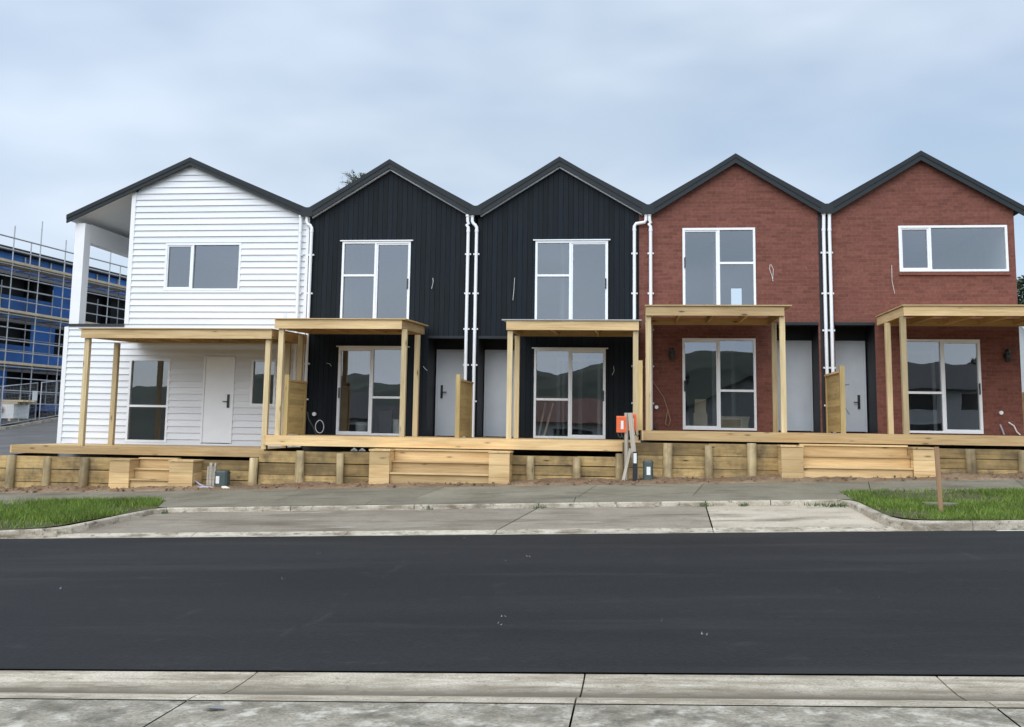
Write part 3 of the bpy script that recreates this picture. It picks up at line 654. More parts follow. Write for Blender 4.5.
def wall_lamp(par, x, z):
    o = MB().tube([(x, FY - .03, z), (x, FY - .001, z)], .075, 14).build('wall_lamp', 'dark_metal', par)
    MB().tube([(x, FY - .12, z + .02), (x, FY - .12, z + .05), (x, FY - .12, z + .13), (x, FY - .12, z + .16)], [.045, .07, .06, .02], 14).build('lamp_hood', 'dark_metal', o)
    MB().tube([(x, FY - .12, z - .15), (x, FY - .12, z - .11), (x, FY - .12, z + .015)], [.035, .06, .055], 14).build('lamp_shade', 'dark_metal', o)
H4 = brick_house('red brick house next to the black house with a tall upper window', .25, 2.409, 4.59, 7.11, 7.085, 1.56, .03, 4.385, (3.30, 4.34), (1.10, 2.87, 4.37, 6.54), (1.08, 2.84, 1.58, 3.80),
                 (3.40, 4.28), (), [(.29, .315, 6.87, 1.56), (4.51, 4.50, 6.85, 1.56)], 4)
H5 = brick_house('red brick house at the right end with a wide upper window', 4.59, 6.834, 9.17, 7.085, 6.98, 1.56, 4.70, 8.97, (4.72, 5.66), (6.28, 8.80, 5.435, 6.56), (6.30, 8.06, 1.58, 3.80),
                 (4.78, 5.58), (5.44, 2.32, -1), [(4.645, 4.64, 6.85, 1.56)], 5)
for p0, p1 in (((5.02, 2.72), (5.22, 2.76)), ((5.03, 2.30), (5.20, 2.02))): tail(H5, [(p0[0], RY - .10, p0[1]), (p1[0], RY - .10, p1[1])], 'conduit', .009, 'film_strip')
MB().box(4.39, 4.695, FY - .004, FY + .02, 1.53, 6.95).build('joint_panel', 'recess_black', H4)
wall_lamp(H4, .82, 3.40); wall_lamp(H5, 8.65, 3.41)
tail(H4, [(3.22, FY - .01, 5.62), (3.2, FY - .05, 5.5), (3.25, FY - .05, 5.35), (3.28, FY - .05, 5.2)]); tail(H4, [(3.24, FY - .01, 5.62), (3.29, FY - .05, 5.5), (3.27, FY - .05, 5.22)])
tail(H4, [(.35, FY - .02, 2.75), (.62, FY - .02, 2.35), (.72, FY - .02, 2.05), (.69, FY - .05, 1.9), (.66, FY - .06, 1.7), (.74, FY - .06, 1.66), (.78, FY - .06, 1.8), (.72, FY - .04, 2.05)], 'copper', .012)
MB().tube([(.45, FY - .06, 2.11), (.45, FY - .001, 2.11)], .045, 12).build('tap_cover', 'pvc_white', H4)
tail(H4, [(.44, FY - .05, 1.72), (.42, FY - .08, 1.64), (.46, FY - .05, 1.57)], 'cable_dark', .02, 'hose')
tail(H5, [(6.10, FY - .01, 5.6), (6.09, FY - .04, 5.2), (6.14, FY - .05, 4.9)]); MB().tube([(8.47, FY - .06, 2.08), (8.47, FY - .001, 2.08)], .045, 12).build('tap_cover', 'pvc_white', H5)
tail(H5, [(8.62, FY - .05, 1.86), (8.72, FY - .1, 1.78), (8.78, FY - .1, 1.64), (8.86, FY - .08, 1.57)], 'cable_white', .016); tail(H5, [(8.43, FY - .05, 1.8), (8.46, FY - .1, 1.68), (8.5, FY - .08, 1.57)], 'conduit', .02)

# ------------------------------------------------------------------ decks
def deck(label, x0, x1, z, fh, notch, mat_='pine_fresh', zgap=0):
    D = thing('timber_deck', label, 'deck', ((x0 + x1) / 2, 25, z))
    q = MB(); y = 23.78
    while y < FY - .05:
        y2 = min(y + .138, FY - .04)
        segs = subtract(x0, x1, [(n0, n1) for n0, n1 in notch]) if y < 23.98 else [(x0, x1)]
        for a_, b_ in segs:
            cuts = [a_] + sorted(random.uniform(a_ + .8, b_ - .8) for _ in range(int((b_ - a_) / 3.5))) + [b_]
            for c_, d_ in zip(cuts[:-1], cuts[1:]): q.box(c_ + .002, d_ - .002, y, y2, z - .03, z + random.uniform(-.002, .002))
        y += .144
    q.build('decking', mat_, D)
    f = MB()
    for a_, b_ in subtract(x0, x1, notch): f.box(a_, b_, 23.735, 23.775, z - fh, z + .003)
    for a_, b_ in []: f.box(a_ + .002, b_ - .002, 24.0, 24.04, z - fh, z + .001); f.box(a_ - .04, a_ - .001, 23.776, 24.0, z - fh, z + .001); f.box(b_ + .001, b_ + .04, 23.776, 24.0, z - fh, z + .001)
    f.box(x0 - .04, x0 - .002, 23.736, FY - .05, z - fh, z + .002); f.box(x1 + .002, x1 + .038, 23.736, FY - .05, z - fh, z + .002)
    f.build('fascia', mat_, D)
    j = MB(); x = x0 + .3
    while x < x1 - .1:
        if not any(n0 - .1 < x < n1 + .1 for n0, n1 in notch): j.box(x, x + .045, 23.9, FY - .1, z - fh + .02, z - .034)
        x += .55
    j.build('joist', 'pine_wall', D); return D
deck('lower timber deck along the white house', -14.52, -8.47, 1.0, .18, [])
deck('long timber deck shared by the two black houses', -8.40, .02, 1.315, .225, [])
deck('highest timber deck along the two brick houses', .12, 10.2, 1.545, .205, [])
def steps(label, x0, x1, cl, cr, zb, zd, n):
    S = thing('timber_steps', label, 'steps', ((x0 + x1) / 2, 23.6, zb(x0)), 'timber steps up to the decks')
    rise = (zd - zb((x0 + x1) / 2)) / (n + 1)
    for k in range(n):
        zt = zd - rise * (n - k); y = 23.13 + .20 * k
        MB().box(x0 + .006, x1 - .006, y + .05, y + .085, zt - rise - .03, zt - .036).build('riser', 'pine_fresh', S)
        q = MB(); q.box(x0 + .004, x1 - .004, y, y + .10, zt - .034, zt); q.box(x0 + .004, x1 - .004, y + .104, y + .205, zt - .034, zt); q.build('tread', 'pine_fresh', S)
    for (a_, b_), tp in ((cl, cl[1]), (cr, cr[1])):
        zt = zd - .255; c_ = MB()
        hgt = zt - .04 - (zb(a_) - .1); nb = 3
        for k in range(nb):
            z0 = zb(a_) - .1 + hgt * k / nb; z1 = zb(a_) - .1 + hgt * (k + 1) / nb - .004
            c_.box(a_ + .002, b_ - .002, 23.11, 23.15, z0, z1); c_.box(a_ + .002, a_ + .04, 23.152, 23.72, z0, z1); c_.box(b_ - .04, b_ - .002, 23.152, 23.72, z0, z1)
        ck = c_.build('cheek_block', 'pine_fresh', S)
        MB().box(a_ - .012, b_ + .012, 23.09, 23.725, zt - .036, zt).build('cap', 'pine_fresh', ck)
zb_ = lambda x: .47 + .036 * x
steps('narrow timber steps up to the white house deck', -11.30, -10.37, (-11.77, -11.30), (-10.37, -9.82), zb_, 1.0, 3)
steps('wide timber steps up to the black houses deck', -5.37, -3.19, (-5.82, -5.37), (-3.19, -2.74), zb_, 1.315, 3)
steps('wide timber steps up to the brick houses deck', 3.42, 5.63, (2.97, 3.42), (5.63, 6.07), zb_, 1.545, 3)

# ------------------------------------------------------------------ retaining walls
def rwall(label, x0, x1, ztop, posts, tall=()):
    Wt = thing('retaining_wall', label, 'retaining wall', ((x0 + x1) / 2, 23.6, zb_((x0 + x1) / 2)), 'timber retaining walls along the footpath')
    q = MB(); zlo = zb_(x0) - .25; n = 4; hh = (ztop - zlo) / n
    px = sorted([x0] + [p for p in posts if x0 + .2 < p < x1 - .2] + [x1]); px = [px[0]] + px[2:-1:2] + [px[-1]] if len(px) > 4 else px
    for k in range(n):
        cuts = px if k % 2 else [px[0]] + px[-1:]
        for a_, b_ in zip(cuts[:-1], cuts[1:]):
            e = random.uniform(-.014, .014)
            q.box(a_ + .004, b_ - .004, 23.62 + e, 23.675 + e, zlo + hh * k, zlo + hh * (k + 1) - random.uniform(.008, .022))
    q.build('plank', 'pine_wall', Wt)
    for p in posts:
        r_ = random.uniform(.085, .105); zt = ztop + random.uniform(-.05, .02); lean = random.uniform(-.015, .015)
        if p in tall: zt = ztop + .06
        y = 23.555
        m_ = MB().tube([(p, y, zb_(p) - .2), (p + lean * .5, y, zb_(p) + .2), (p + lean, y + .01, zt - .01), (p + lean, y + .01, zt)], [r_ * 1.04, r_, r_ * .95, r_ * .86], 11, True, None, .09)
        m_.build('post', 'pine_round', Wt)
rwall('retaining wall left of the white house steps', -17.6, -11.75, .77, [-16.7, -15.5, -14.41, -13.51, -12.61])
rwall('short retaining wall right of the white house steps, behind a utility pillar', -10.0, -8.66, .75, [-8.60], (-8.60,))
rwall('retaining wall under the deck of the first black house', -8.50, -5.80, .985, [-7.51, -6.59])
rwall('retaining wall under the deck of the second black house', -2.79, -.42, .985, [-2.33, -1.32, -.40], (-.40,))
rwall('tall retaining wall left of the brick house steps, behind a utility pillar', -.34, 3.02, 1.30, [.62, 1.51, 2.42])
rwall('retaining wall right of the brick house steps behind a stake', 6.05, 11.2, 1.275, [6.90, 7.92, 8.9, 9.9])

# ------------------------------------------------------------------ pergolas
def pergola(label, x0, x1, zt, zr, sl, sr, zd, posts, yback=26.36, top=('roof_board', 'pine_beam')):
    Pg = thing('pergola', label, 'pergola', ((x0 + x1) / 2, 25, zd), 'timber pergolas over the decks'); fy = 23.72; bh = .205
    MB().box(x0, x1, fy, fy + .045, zt - bh, zt).build('front_beam', 'pine_beam', Pg)
    for x in (x0 + .025, x1 - .025):
        MB().bar((x, fy + .047, zt - .10), (x, yback, zr - .10), .045, .19).build('side_beam', 'pine_beam', Pg)
    n = max(3, int((x1 - x0) / .75))
    for k in range(1, n):
        x = x0 + (x1 - x0) * k / n; MB().bar((x, fy + .047, zt - .105), (x, yback, zr - .105), .045, .14).build('rafter', 'pine_beam', Pg)
    MB().box(x0 + .05, x1 - .05, yback - .002, yback + .04, zr - .2, zr - .02).build('ledger', 'pine_beam', Pg)
    s = MB(); s.add([(x0 - sl, fy - .04, zt + .006), (x1 + sr, fy - .04, zt + .006), (x1 + sr, yback, zr + .006), (x0 - sl, yback, zr + .006)] + [(x0 - sl, fy - .04, zt + .03), (x1 + sr, fy - .04, zt + .03), (x1 + sr, yback, zr + .03), (x0 - sl, yback, zr + .03)],
              [(0, 3, 2, 1), (4, 5, 6, 7), (0, 1, 5, 4), (1, 2, 6, 5), (2, 3, 7, 6), (3, 0, 4, 7)]); s.build(*top, Pg)
    for (x, y) in posts: MB().box(x - .058, x + .058, y, y + .116, zd + .002, (zt if y < 24.5 else zt + (zr - zt) * .6) - bh - .001 if y < 24.5 else zt - .21).build('post', 'pine_post', Pg)
yf, ym = 23.79, 25.22
pergola('long low pergola over the white house deck', -12.99, -8.36, 3.715, 3.80, .05, .0, 1.0, [(-12.87, yf), (-12.87, ym), (-8.47, yf + .02), (-8.47, ym)])
pergola('pergola on four posts at the black house beside the white one', -8.30, -5.32, 3.955, 4.05, .0, .10, 1.315, [(-8.16, yf), (-8.16, ym), (-5.27, yf), (-5.27, ym)])
pergola('pergola with a grey sheet edge at the middle black house', -2.93, .02, 3.945, 4.02, .10, .06, 1.315, [(-2.85, yf), (-2.85, ym), (-.05, yf), (-.05, ym)], top=('roof_sheet', 'roof_sheet'))
pergola('pergola at the brick house with the tall upper window', .17, 3.17, 4.275, 4.32, .02, .16, 1.545, [(.23, yf), (.23, ym), (3.13, yf), (3.13, ym)])
pergola('pergola at the right end brick house, cut by the photo edge', 5.68, 9.6, 4.285, 4.31, .03, .0, 1.545, [(5.62 + .06, yf), (5.62 + .06, ym), (9.5, yf), (9.5, ym)])
# ------------------------------------------------------------------ side screens between the decks
def screen(label, x, y0, y1, zd, zt):
    S = thing('privacy_screen', label, 'privacy screen', (x, (y0 + y1) / 2, zd), 'low timber screens between neighbouring decks')
    MB().box(x - .05, x + .05, y0, y0 + .10, zd + .003, zt + .10).build('post', 'pine_green', S); MB().box(x - .045, x + .045, y1 - .09, y1, zd + .003, zt).build('post', 'pine_green', S)
    q = MB(); n = 9; h = (zt - .05 - zd - .03) / n
    for k in range(n): q.box(x - .022, x + .022, y0 + .102, y1 - .092, zd + .03 + h * k, zd + .03 + h * (k + 1) - .001)
    q.build('panel', 'pine_green', S); MB().box(x - .06, x + .06, y0 + .102, y1, zt - .045, zt).build('cap', 'pine_beam', S)
screen('low timber screen between the white house and the first black house', -8.02, 23.90, 25.30, 1.315, 2.60)
screen('low timber screen between the doors of the two black houses', -4.02, 23.85, 25.75, 1.315, 2.64)
screen('low timber screen between the black deck and the higher brick deck', .02 + .03, 23.80, 25.4, 1.55, 2.98)
screen('low timber screen between the doors of the two brick houses', 4.385, 23.85, 25.75, 1.545, 2.90)

# ------------------------------------------------------------------ small things in front
def rot_box(mb, c, sx_, sy, sz, rz=0, ry=0):
    M = Matrix.Rotation(rz, 3, 'Z') @ Matrix.Rotation(ry, 3, 'Y')
    P = [tuple(Vector(c) + M @ Vector((a_ * sx_ / 2, b_ * sy / 2, d_ * sz / 2))) for a_ in (-1, 1) for b_ in (-1, 1) for d_ in (-1, 1)]
    mb.add(P, [(0, 1, 3, 2), (4, 6, 7, 5), (0, 4, 5, 1), (2, 3, 7, 6), (0, 2, 6, 4), (1, 5, 7, 3)]); return mb
def orange_box(label, x0, x1, z0, z1, y):
    O = thing('power_box', label, 'power box', ((x0 + x1) / 2, y, z0), 'orange temporary power boxes')
    MB().prism_x([(y - .09, z0), (y - .09, z1 - .03), (y - .06, z1), (y + .06, z1), (y + .06, z0)], x0, x1).build('body', 'orange_plastic', O)
    MB().box(x0 + (x1 - x0) * .45, x0 + (x1 - x0) * .72, y - .094, y - .091, z0 + .07, z1 - .1).build('label_plate', 'label_white', O)
    for k in range(3):
        x = x0 + .03 + (x1 - x0 - .06) * k / 2; MB().tube([(x, y - .03, z0), (x + .01, y - .05, z0 - .07), (x + .05, y - .04, z0 - .12), (x + .09, y - .02, z0 - .06)], .012, 6).build('cable', 'cable_dark', O)
orange_box('left one of two orange power boxes, hung clear of the grey board', -.46, -.25, 1.50, 1.85, 23.36)
orange_box('right one of two orange power boxes, mounted behind the grey board', -.235, -.03, 1.54, 1.90, 23.40)
bd = MB(); bd.bar((-.04, 23.20, .52), (-.165, 23.27, 1.92), .10, .045, (0, 1, 0)); tag(bd.build('weathered_board', 'grey_timber', None, (-.05, 23.2, .5)), 'weathered grey board leaning in front of the right orange power box', 'board')
bd = MB(); bd.bar((-.33, 23.10, .43), (-.16, 23.3, 1.16), .06, .04, (0, 1, 0)); tag(bd.build('timber_prop', 'grey_timber', None, (-.33, 23.1, .43)), 'short pale timber prop leaning beside the upright grey board', 'prop')
bd = MB().tube([(-.245, 23.33, .45), (-.25, 23.33, 1.92)], .045, 9); tag(bd.build('round_stake', 'grey_timber', None, (-.25, 23.33, .45)), 'thin round stake standing between the two orange power boxes', 'stake')
T = thing('meter_case', 'narrow black meter case with a white label below the orange boxes', 'meter case', (-.06, 23.12, .48))
MB().box(-.115, -.01, 23.08, 23.16, .47, 1.10).build('body', 'dark_metal', T); MB().box(-.095, -.03, 23.076, 23.079, .86, 1.07).build('label_plate', 'label_white', T)
def pillar(label, x0, x1, z0, z1, y, lx0, lx1, lz0, lz1):
    Q = thing('utility_pillar', label, 'utility pillar', ((x0 + x1) / 2, y, z0), 'dark green utility pillars'); d = .11
    cx_, h = (x0 + x1) / 2, (x1 - x0) / 2; pts = []
    q = MB()
    for z, k in ((z0 - .05, 1.0), (z1 - .05, .96), (z1 - .02, .93), (z1, .82)):
        pts.append([(cx_ + k * h * a_, y + k * d * b_, z) for a_, b_ in ((-1, -.6), (-.7, -1), (.7, -1), (1, -.6), (1, 1), (-1, 1))])
    for A, B in zip(pts[:-1], pts[1:]): q.add(A + B, [(i, (i + 1) % 6, 6 + (i + 1) % 6, 6 + i) for i in range(6)], .5)
    q.add(pts[-1], [tuple(range(6))]); q.build('body', 'green_plastic', Q)
    MB().box(lx0, lx1, y - d - .004, y - d + .012, lz0, lz1).build('label_plate', 'label_white', Q)
    MB().box(x0 - .01, x1 + .01, y - d * .6, y + d, z1 - .045, z1 - .03).build('lid_rim', 'dark_metal', Q)
pillar('dark green utility pillar beside the orange power boxes', .10, .32, .47, .92, 23.2, .18, .26, .62, .79)
pillar('dark green utility pillar beside the white house steps', -9.31, -9.02, .10, .53, 23.2, -9.27, -9.19, .25, .41)
bp = MB()
for k in range(5):
    x = -9.53 + .038 * k; rot_box(bp, (x, 23.30 + .01 * (k % 2), .36 + .03 * (k % 3)), .036, .09, .50 + .05 * ((k * 2) % 3), 0, random.uniform(-.06, .06))
tag(bp.build('broken_post', 'grey_timber', None, (-9.45, 23.3, .15)), 'splintered broken post stub beside the utility pillar', 'post')
tag(MB().tube([(-9.99, 23.38, .36), (-9.84, 23.3, .29), (-9.68, 23.22, .21), (-9.52, 23.15, .16), (-9.42, 23.12, .155)], .022, 8).build('conduit_pipe', 'conduit', None, (-9.7, 23.3, .16)), 'bent grey conduit poking from the soil beside the white house steps', 'conduit')
tag(MB().tube([(-9.62, 23.0, .15), (-9.5, 22.98, .17), (-9.38, 23.02, .16), (-9.3, 23.05, .15)], .03, 8).build('pipe_stub', 'conduit', None, (-9.5, 23, .15)), 'short pipe stub lying on the soil under the broken post', 'pipe')
rg = MB(); rg.tube([(-9.06, 22.95, .17), (-8.98, 22.93, .165), (-8.9, 22.9, .15), (-8.82, 22.9, .14)], [.03, .05, .045, .02], 8, True, None, .25); tag(rg.build('rolled_rag', 'rag', None, (-8.95, 22.9, .14)), 'pale rolled rag on the soil right of the utility pillar', 'rag')
stz = gx(4.99) + h_top(18.79)
sk = MB(); sk.bar((4.99, 18.79, stz - .1), (4.955, 18.79, 1.36), .07, .04, (0, 1, 0)); tag(sk.build('survey_stake', 'stake_wood', None, (4.99, 18.79, stz)), 'brown timber stake standing in the right grass verge', 'stake')
mz = gx(5.2) + h_top(19.54)
mh = MB(); mh.tube([(5.19, 19.54, mz + .0), (5.19, 19.54, mz + .035)], .31, 24, True, .5, 0, False); o = mh.build('manhole_cover', 'concrete_far', None, (5.19, 19.54, mz)); tag(o, 'grey concrete cover sunk in the right grass verge', 'manhole cover')
def bucket(label, x, y, z, r_, h):
    B = thing('bucket', label, 'bucket', (x, y, z)); MB().tube([(x, y, z), (x, y, z + h)], [r_ * .86, r_], 18).build('body', 'bucket_white', B); MB().tube([(x, y, z + h - .03), (x, y, z + h + .002)], r_ * 1.06, 18).build('lid', 'bucket_white', B)
bucket('squat white bucket inside the sliding door of the first black house', -7.05, 27.1, 1.305, .17, .34); bucket('tall white bucket inside the sliding door of the first black house', -6.12, 27.15, 1.305, .13, .42)
tag(MB().box(-6.62, -6.30, 27.2, 27.4, 1.305, 1.95).build('carton', 'cable_dark', None, (-6.45, 27.3, 1.3)), 'dark carton standing behind the glass of the first black house', 'carton')
for k, (x, dx, lab) in enumerate(((-2.44, .10, 'leftmost of two pale battens leaning inside the middle black house'), (-2.30, .16, 'right one of two pale battens leaning inside the middle black house'))):
    q = MB(); q.bar((x - dx * .2, 26.75, 1.31), (x + dx, 27.3, 2.2), .05, .02); tag(q.build('leaning_batten', 'plank_pale', None, (x, 26.8, 1.3)), lab, 'batten')
for k, (x, y, lab) in enumerate(((-6.30, 23.55, 'left one of two white scraps on the wall top under the black deck'), (-6.12, 23.56, 'right one of two white scraps on the wall top under the black deck'))):
    q = MB(); q.tube([(x - .07, y + .08, 1.0), (x, y + .06, 1.03), (x + .07, y + .08, 1.0)], [.02, .05, .02], 7, True, None, .2); tag(q.build('paper_scrap', 'litter_white', None, (x, y, 1)), lab, 'scrap')
lf = MB(); lf.add([(-2.55, 6.33, gx(-2.5) + .006), (-2.49, 6.29, gx(-2.5) + .022), (-2.40, 6.33, gx(-2.5) + .012), (-2.47, 6.37, gx(-2.5) + .026)], [(0, 1, 2), (0, 2, 3)]); tag(lf.build('fallen_leaf', 'litter_white', None, (-2.48, 6.33, gx(-2.5))), 'pale dry leaf on the near footpath', 'leaf')

# ------------------------------------------------------------------ stuff: grass, needles, specks
def tri_field(name, mat_, pts, hmin, hmax, wmin, wmax, lean, seed, flat=False):
    r_ = np.random.RandomState(seed); n = len(pts); P = np.array(pts)
    th = r_.uniform(0, 2 * np.pi, n); ht = r_.uniform(hmin, hmax, n); wd = r_.uniform(wmin, wmax, n); ln_ = r_.uniform(0, lean, n); th2 = r_.uniform(0, 2 * np.pi, n)
    dx, dy = np.cos(th) * wd / 2, np.sin(th) * wd / 2
    a_ = P + np.stack([dx, dy, np.zeros(n)], 1); b_ = P - np.stack([dx, dy, np.zeros(n)], 1)
    if flat: c_ = P + np.stack([np.cos(th2) * ht, np.sin(th2) * ht, r_.uniform(0, .03, n)], 1)
    else: c_ = P + np.stack([np.cos(th2) * ln_ * ht, np.sin(th2) * ln_ * ht, ht], 1)
    V = np.empty((n * 3, 3)); V[0::3] = a_; V[1::3] = b_; V[2::3] = c_
    me = bpy.data.meshes.new(name); me.vertices.add(n * 3); me.vertices.foreach_set('co', V.ravel())
    me.loops.add(n * 3); me.loops.foreach_set('vertex_index', np.arange(n * 3)); me.polygons.add(n); me.polygons.foreach_set('loop_start', np.arange(0, n * 3, 3)); me.polygons.foreach_set('loop_total', np.full(n, 3))
    at = me.attributes.new('tint', 'FLOAT', 'FACE'); at.data.foreach_set('value', (r_.beta(2, 2.6, n)).astype(np.float32))
    me.update(calc_edges=True); me.validate(); me.materials.append(MATS[mat_]); o = bpy.data.objects.new(name, me); COL.objects.link(o); return o
r_ = np.random.RandomState(11)
def verge_points(n, left):
    pts = []
    while len(pts) < n:
        y = r_.uniform(17.95, 21.25); x = r_.uniform(-17, -9.2) if left else r_.uniform(3.8, 11.5)
        B = LB if left else RB; e = itp(y, [q[0] for q in B], [q[1] for q in B]) + r_.normal(0, .035)
        if (left and x > e - .03) or (not left and x < e + .03): continue
        if not left and (x - 5.19) ** 2 + (y - 19.54) ** 2 < .27 ** 2: continue
        k = math.sin(x * 1.7 + 2 * math.sin(y * 1.3)) + math.sin(y * 3.1 + x * .7)
        if (k < -.7 and r_.rand() < .85) or (k < .2 and r_.rand() < .4): continue
        pts.append((x, y, gx(x) + h_top(y)))
    return pts
tag(tri_field('grass', 'grass', verge_points(60000, True), .03, .15, .007, .016, 1.1, 1), 'rough green grass on the left verge', 'grass', None, 'stuff')
tag(tri_field('grass', 'grass', verge_points(46000, False), .02, .10, .007, .015, 1.2, 2), 'short green grass on the right verge', 'grass', None, 'stuff')
pts = []
for _ in range(5200):
    x = r_.uniform(-17, 11); y = min(23.52, max(22.72, r_.normal(23.3, .22)))
    if math.sin(x * 1.1 + 1) + math.sin(x * 2.7) < -.3 and r_.rand() < .6: continue
    pts.append((x, y, gx(x) + h_top(y) + .045 + r_.uniform(0, .02)))
tag(tri_field('dead_needles', 'needle_brown', pts, .03, .13, .006, .018, 1, 5, True), 'dead brown needles scattered on the soil strip', 'dead needles', None, 'stuff')
pts = []
for (cx_, cy, n, sp) in ((3.55, 20.05, 130, .12), (3.2, 20.15, 50, .15), (-9.05, 20.1, 30, .06), (-3.9, 20.2, 25, .06), (1.2, 20.2, 40, .06), (1.9, 20.2, 40, .05), (-1.85, 20.2, 25, .05)):
    for _ in range(n):
        x, y = r_.normal(cx_, sp), min(cy + .1, r_.normal(cy, sp * .5)); pts.append((x, y, gx(x) + h_low(y) + .004))
tag(tri_field('weeds', 'weed_green', pts, .02, .09, .01, .03, 1.4, 6), 'small weeds and leaf litter along the back kerb of the bay', 'weeds', None, 'stuff')
pts = []
for (x, y) in [(-2.9, 17.24), (-2.7, 17.1), (-1.71, 13.9), (-1.23, 9.83), (-1.2, 9.5), (-1.39, 14.3), (.22, 9.69), (2.25, 10.86), (-1.6, 13.5), (-4.0, 12.2), (.5, 9.1), (-6.3, 11.5)] + [(r_.uniform(-9, 9), r_.uniform(8.2, 17.4)) for _ in range(4)]:
    for _ in range(2): pts.append((x + r_.uniform(-.05, .05), y + r_.uniform(-.05, .05), gx(x) + h_low(y) + .02 + itp(y, (7.8, 12.7, 17.7), (0, .05, 0))))
tag(tri_field('road_specks', 'litter_white', pts, .01, .032, .01, .025, 1, 8, True), 'small pale specks of grit on the asphalt', 'grit', None, 'stuff')

# ------------------------------------------------------------------ left background: building site across the lane
def bpt(y, off=0, z=0): return (-29.84 + .1011 * (y - 50) - off, y + .1011 * off, z)
BW = thing('unfinished_building', 'unfinished apartment building wrapped in blue sheeting behind scaffolding', 'building', bpt(56, 2, 1.4))
wr_, dk = MB(), MB(); rnd = random.Random(5)
LV = [1.2, 4.15, 6.65, 9.05, 10.0]
for li in range(4):
    z0, z1 = LV[li], LV[li + 1]; y = 36.0
    while y < 84:
        y2 = y + rnd.choice((1.6, 2.0, 2.4, 3.0))
        a0, a1 = bpt(y, 2.0), bpt(y2, 2.0)
        top_ = li == 3
        if top_ or rnd.random() < .42: MB().quad((a0[0], a0[1], z0 + .02), (a1[0], a1[1], z0 + .02), (a1[0], a1[1], z1 - .02), (a0[0], a0[1], z1 - .02), rnd.random()).build('blue_wrap', 'blue_wrap', BW)
        else:
            hb = rnd.choice((.5, .6, .9, 1.2)); d0, d1 = bpt(y, 2.6), bpt(y2, 2.6)
            dk.quad((d0[0], d0[1], z0), (d1[0], d1[1], z0), (d1[0], d1[1], z1), (d0[0], d0[1], z1))
            if hb: MB().quad((a0[0], a0[1], z0 + .02), (a1[0], a1[1], z0 + .02), (a1[0], a1[1], z0 + hb), (a0[0], a0[1], z0 + hb), rnd.random()).build('blue_wrap', 'blue_wrap', BW)
            for q0, q1 in ((a0, d0), (a1, d1)): dk.quad((q0[0], q0[1], z0), (q1[0], q1[1], z0), (q1[0], q1[1], z1), (q0[0], q0[1], z1))
        y = y2
A_, B_ = bpt(36, 2.7), bpt(84, 2.7); C_, D_ = bpt(84, 14), bpt(36, 14)
dk.add([(q[0], q[1], z) for z in (.5, 9.9) for q in (A_, B_, C_, D_)], [(0, 1, 5, 4), (1, 2, 6, 5), (2, 3, 7, 6), (3, 0, 4, 7)])
dk.build('dark_opening', 'dark_void', BW)
fs = MB()
for z in LV[1:4]: fs.bar(bpt(36, 2.2, z - .08), bpt(84, 2.2, z - .08), .45, .16)
fs.build('floor_slab', 'concrete_pad', BW)
rf = MB(); q = [bpt(35.5, 1.6), bpt(84.5, 1.6), bpt(84.5, 15), bpt(35.5, 15)]; rf.add([(p[0], p[1], 10.02) for p in q] + [(p[0], p[1], 10.22) for p in q], [(0, 3, 2, 1), (4, 5, 6, 7)] + [(i, (i + 1) % 4, 4 + (i + 1) % 4, 4 + i) for i in range(4)]); rf.build('roof', 'dark_roof', BW)
for k in range(13):
    y = 41 + 2.1 * k; MB().bar(bpt(y, 1.96, 9.2), bpt(y, 1.96, 9.95), .07, .05).build('batten', 'render_white', BW)
SC = thing('scaffold', 'steel tube scaffold with plank decks along the blue wrapped building', 'scaffold', bpt(56, .6, 1.6))
ground_z = lambda y: -.98 + h_lane(y)
for row, off in ((0, 0.0), (1, 1.25)):
    for k in range(18):
        y = 40 + 2.0 * k + row * .95; top_ = 11.5 if (row == 0 and k % 2) else (10.9 if row == 0 else 8.4 + (k % 2) * 2.2)
        MB().tube([bpt(y, off, ground_z(y)), bpt(y, off, top_)], .035, 6, False).build('standard', 'steel_tube', SC)
    for z in ((2.35, 2.95, 3.55, 4.1, 4.8, 5.35, 5.95, 6.6, 7.3, 7.85, 8.4, 8.98, 9.7, 10.3) if row == 0 else (2.9, 4.1, 5.0, 5.6, 6.6, 7.5, 8.1, 8.98, 10.0, 10.6)):
        MB().tube([bpt(38, off, z), bpt(77, off, z)], .032, 6, False).build('ledger', 'steel_tube', SC)
for k in range(18):
    y = 40 + 2.0 * k
    for z in (4.1, 6.6, 8.98): MB().tube([bpt(y, -.15, z - .03), bpt(y, 1.4, z - .03)], .03, 6, False).build('transom', 'steel_tube', SC)
for z in (4.22, 6.72, 9.08):
    q = MB()
    for o_ in (.12, .37, .62, .87, 1.1): q.bar(bpt(38, o_, z), bpt(77, o_, z), .225, .04)
    q.bar(bpt(38, -.05, z + .05), bpt(77, -.05, z + .05), .03, .12)
    q.build('plank_deck', 'plank_pale', SC)
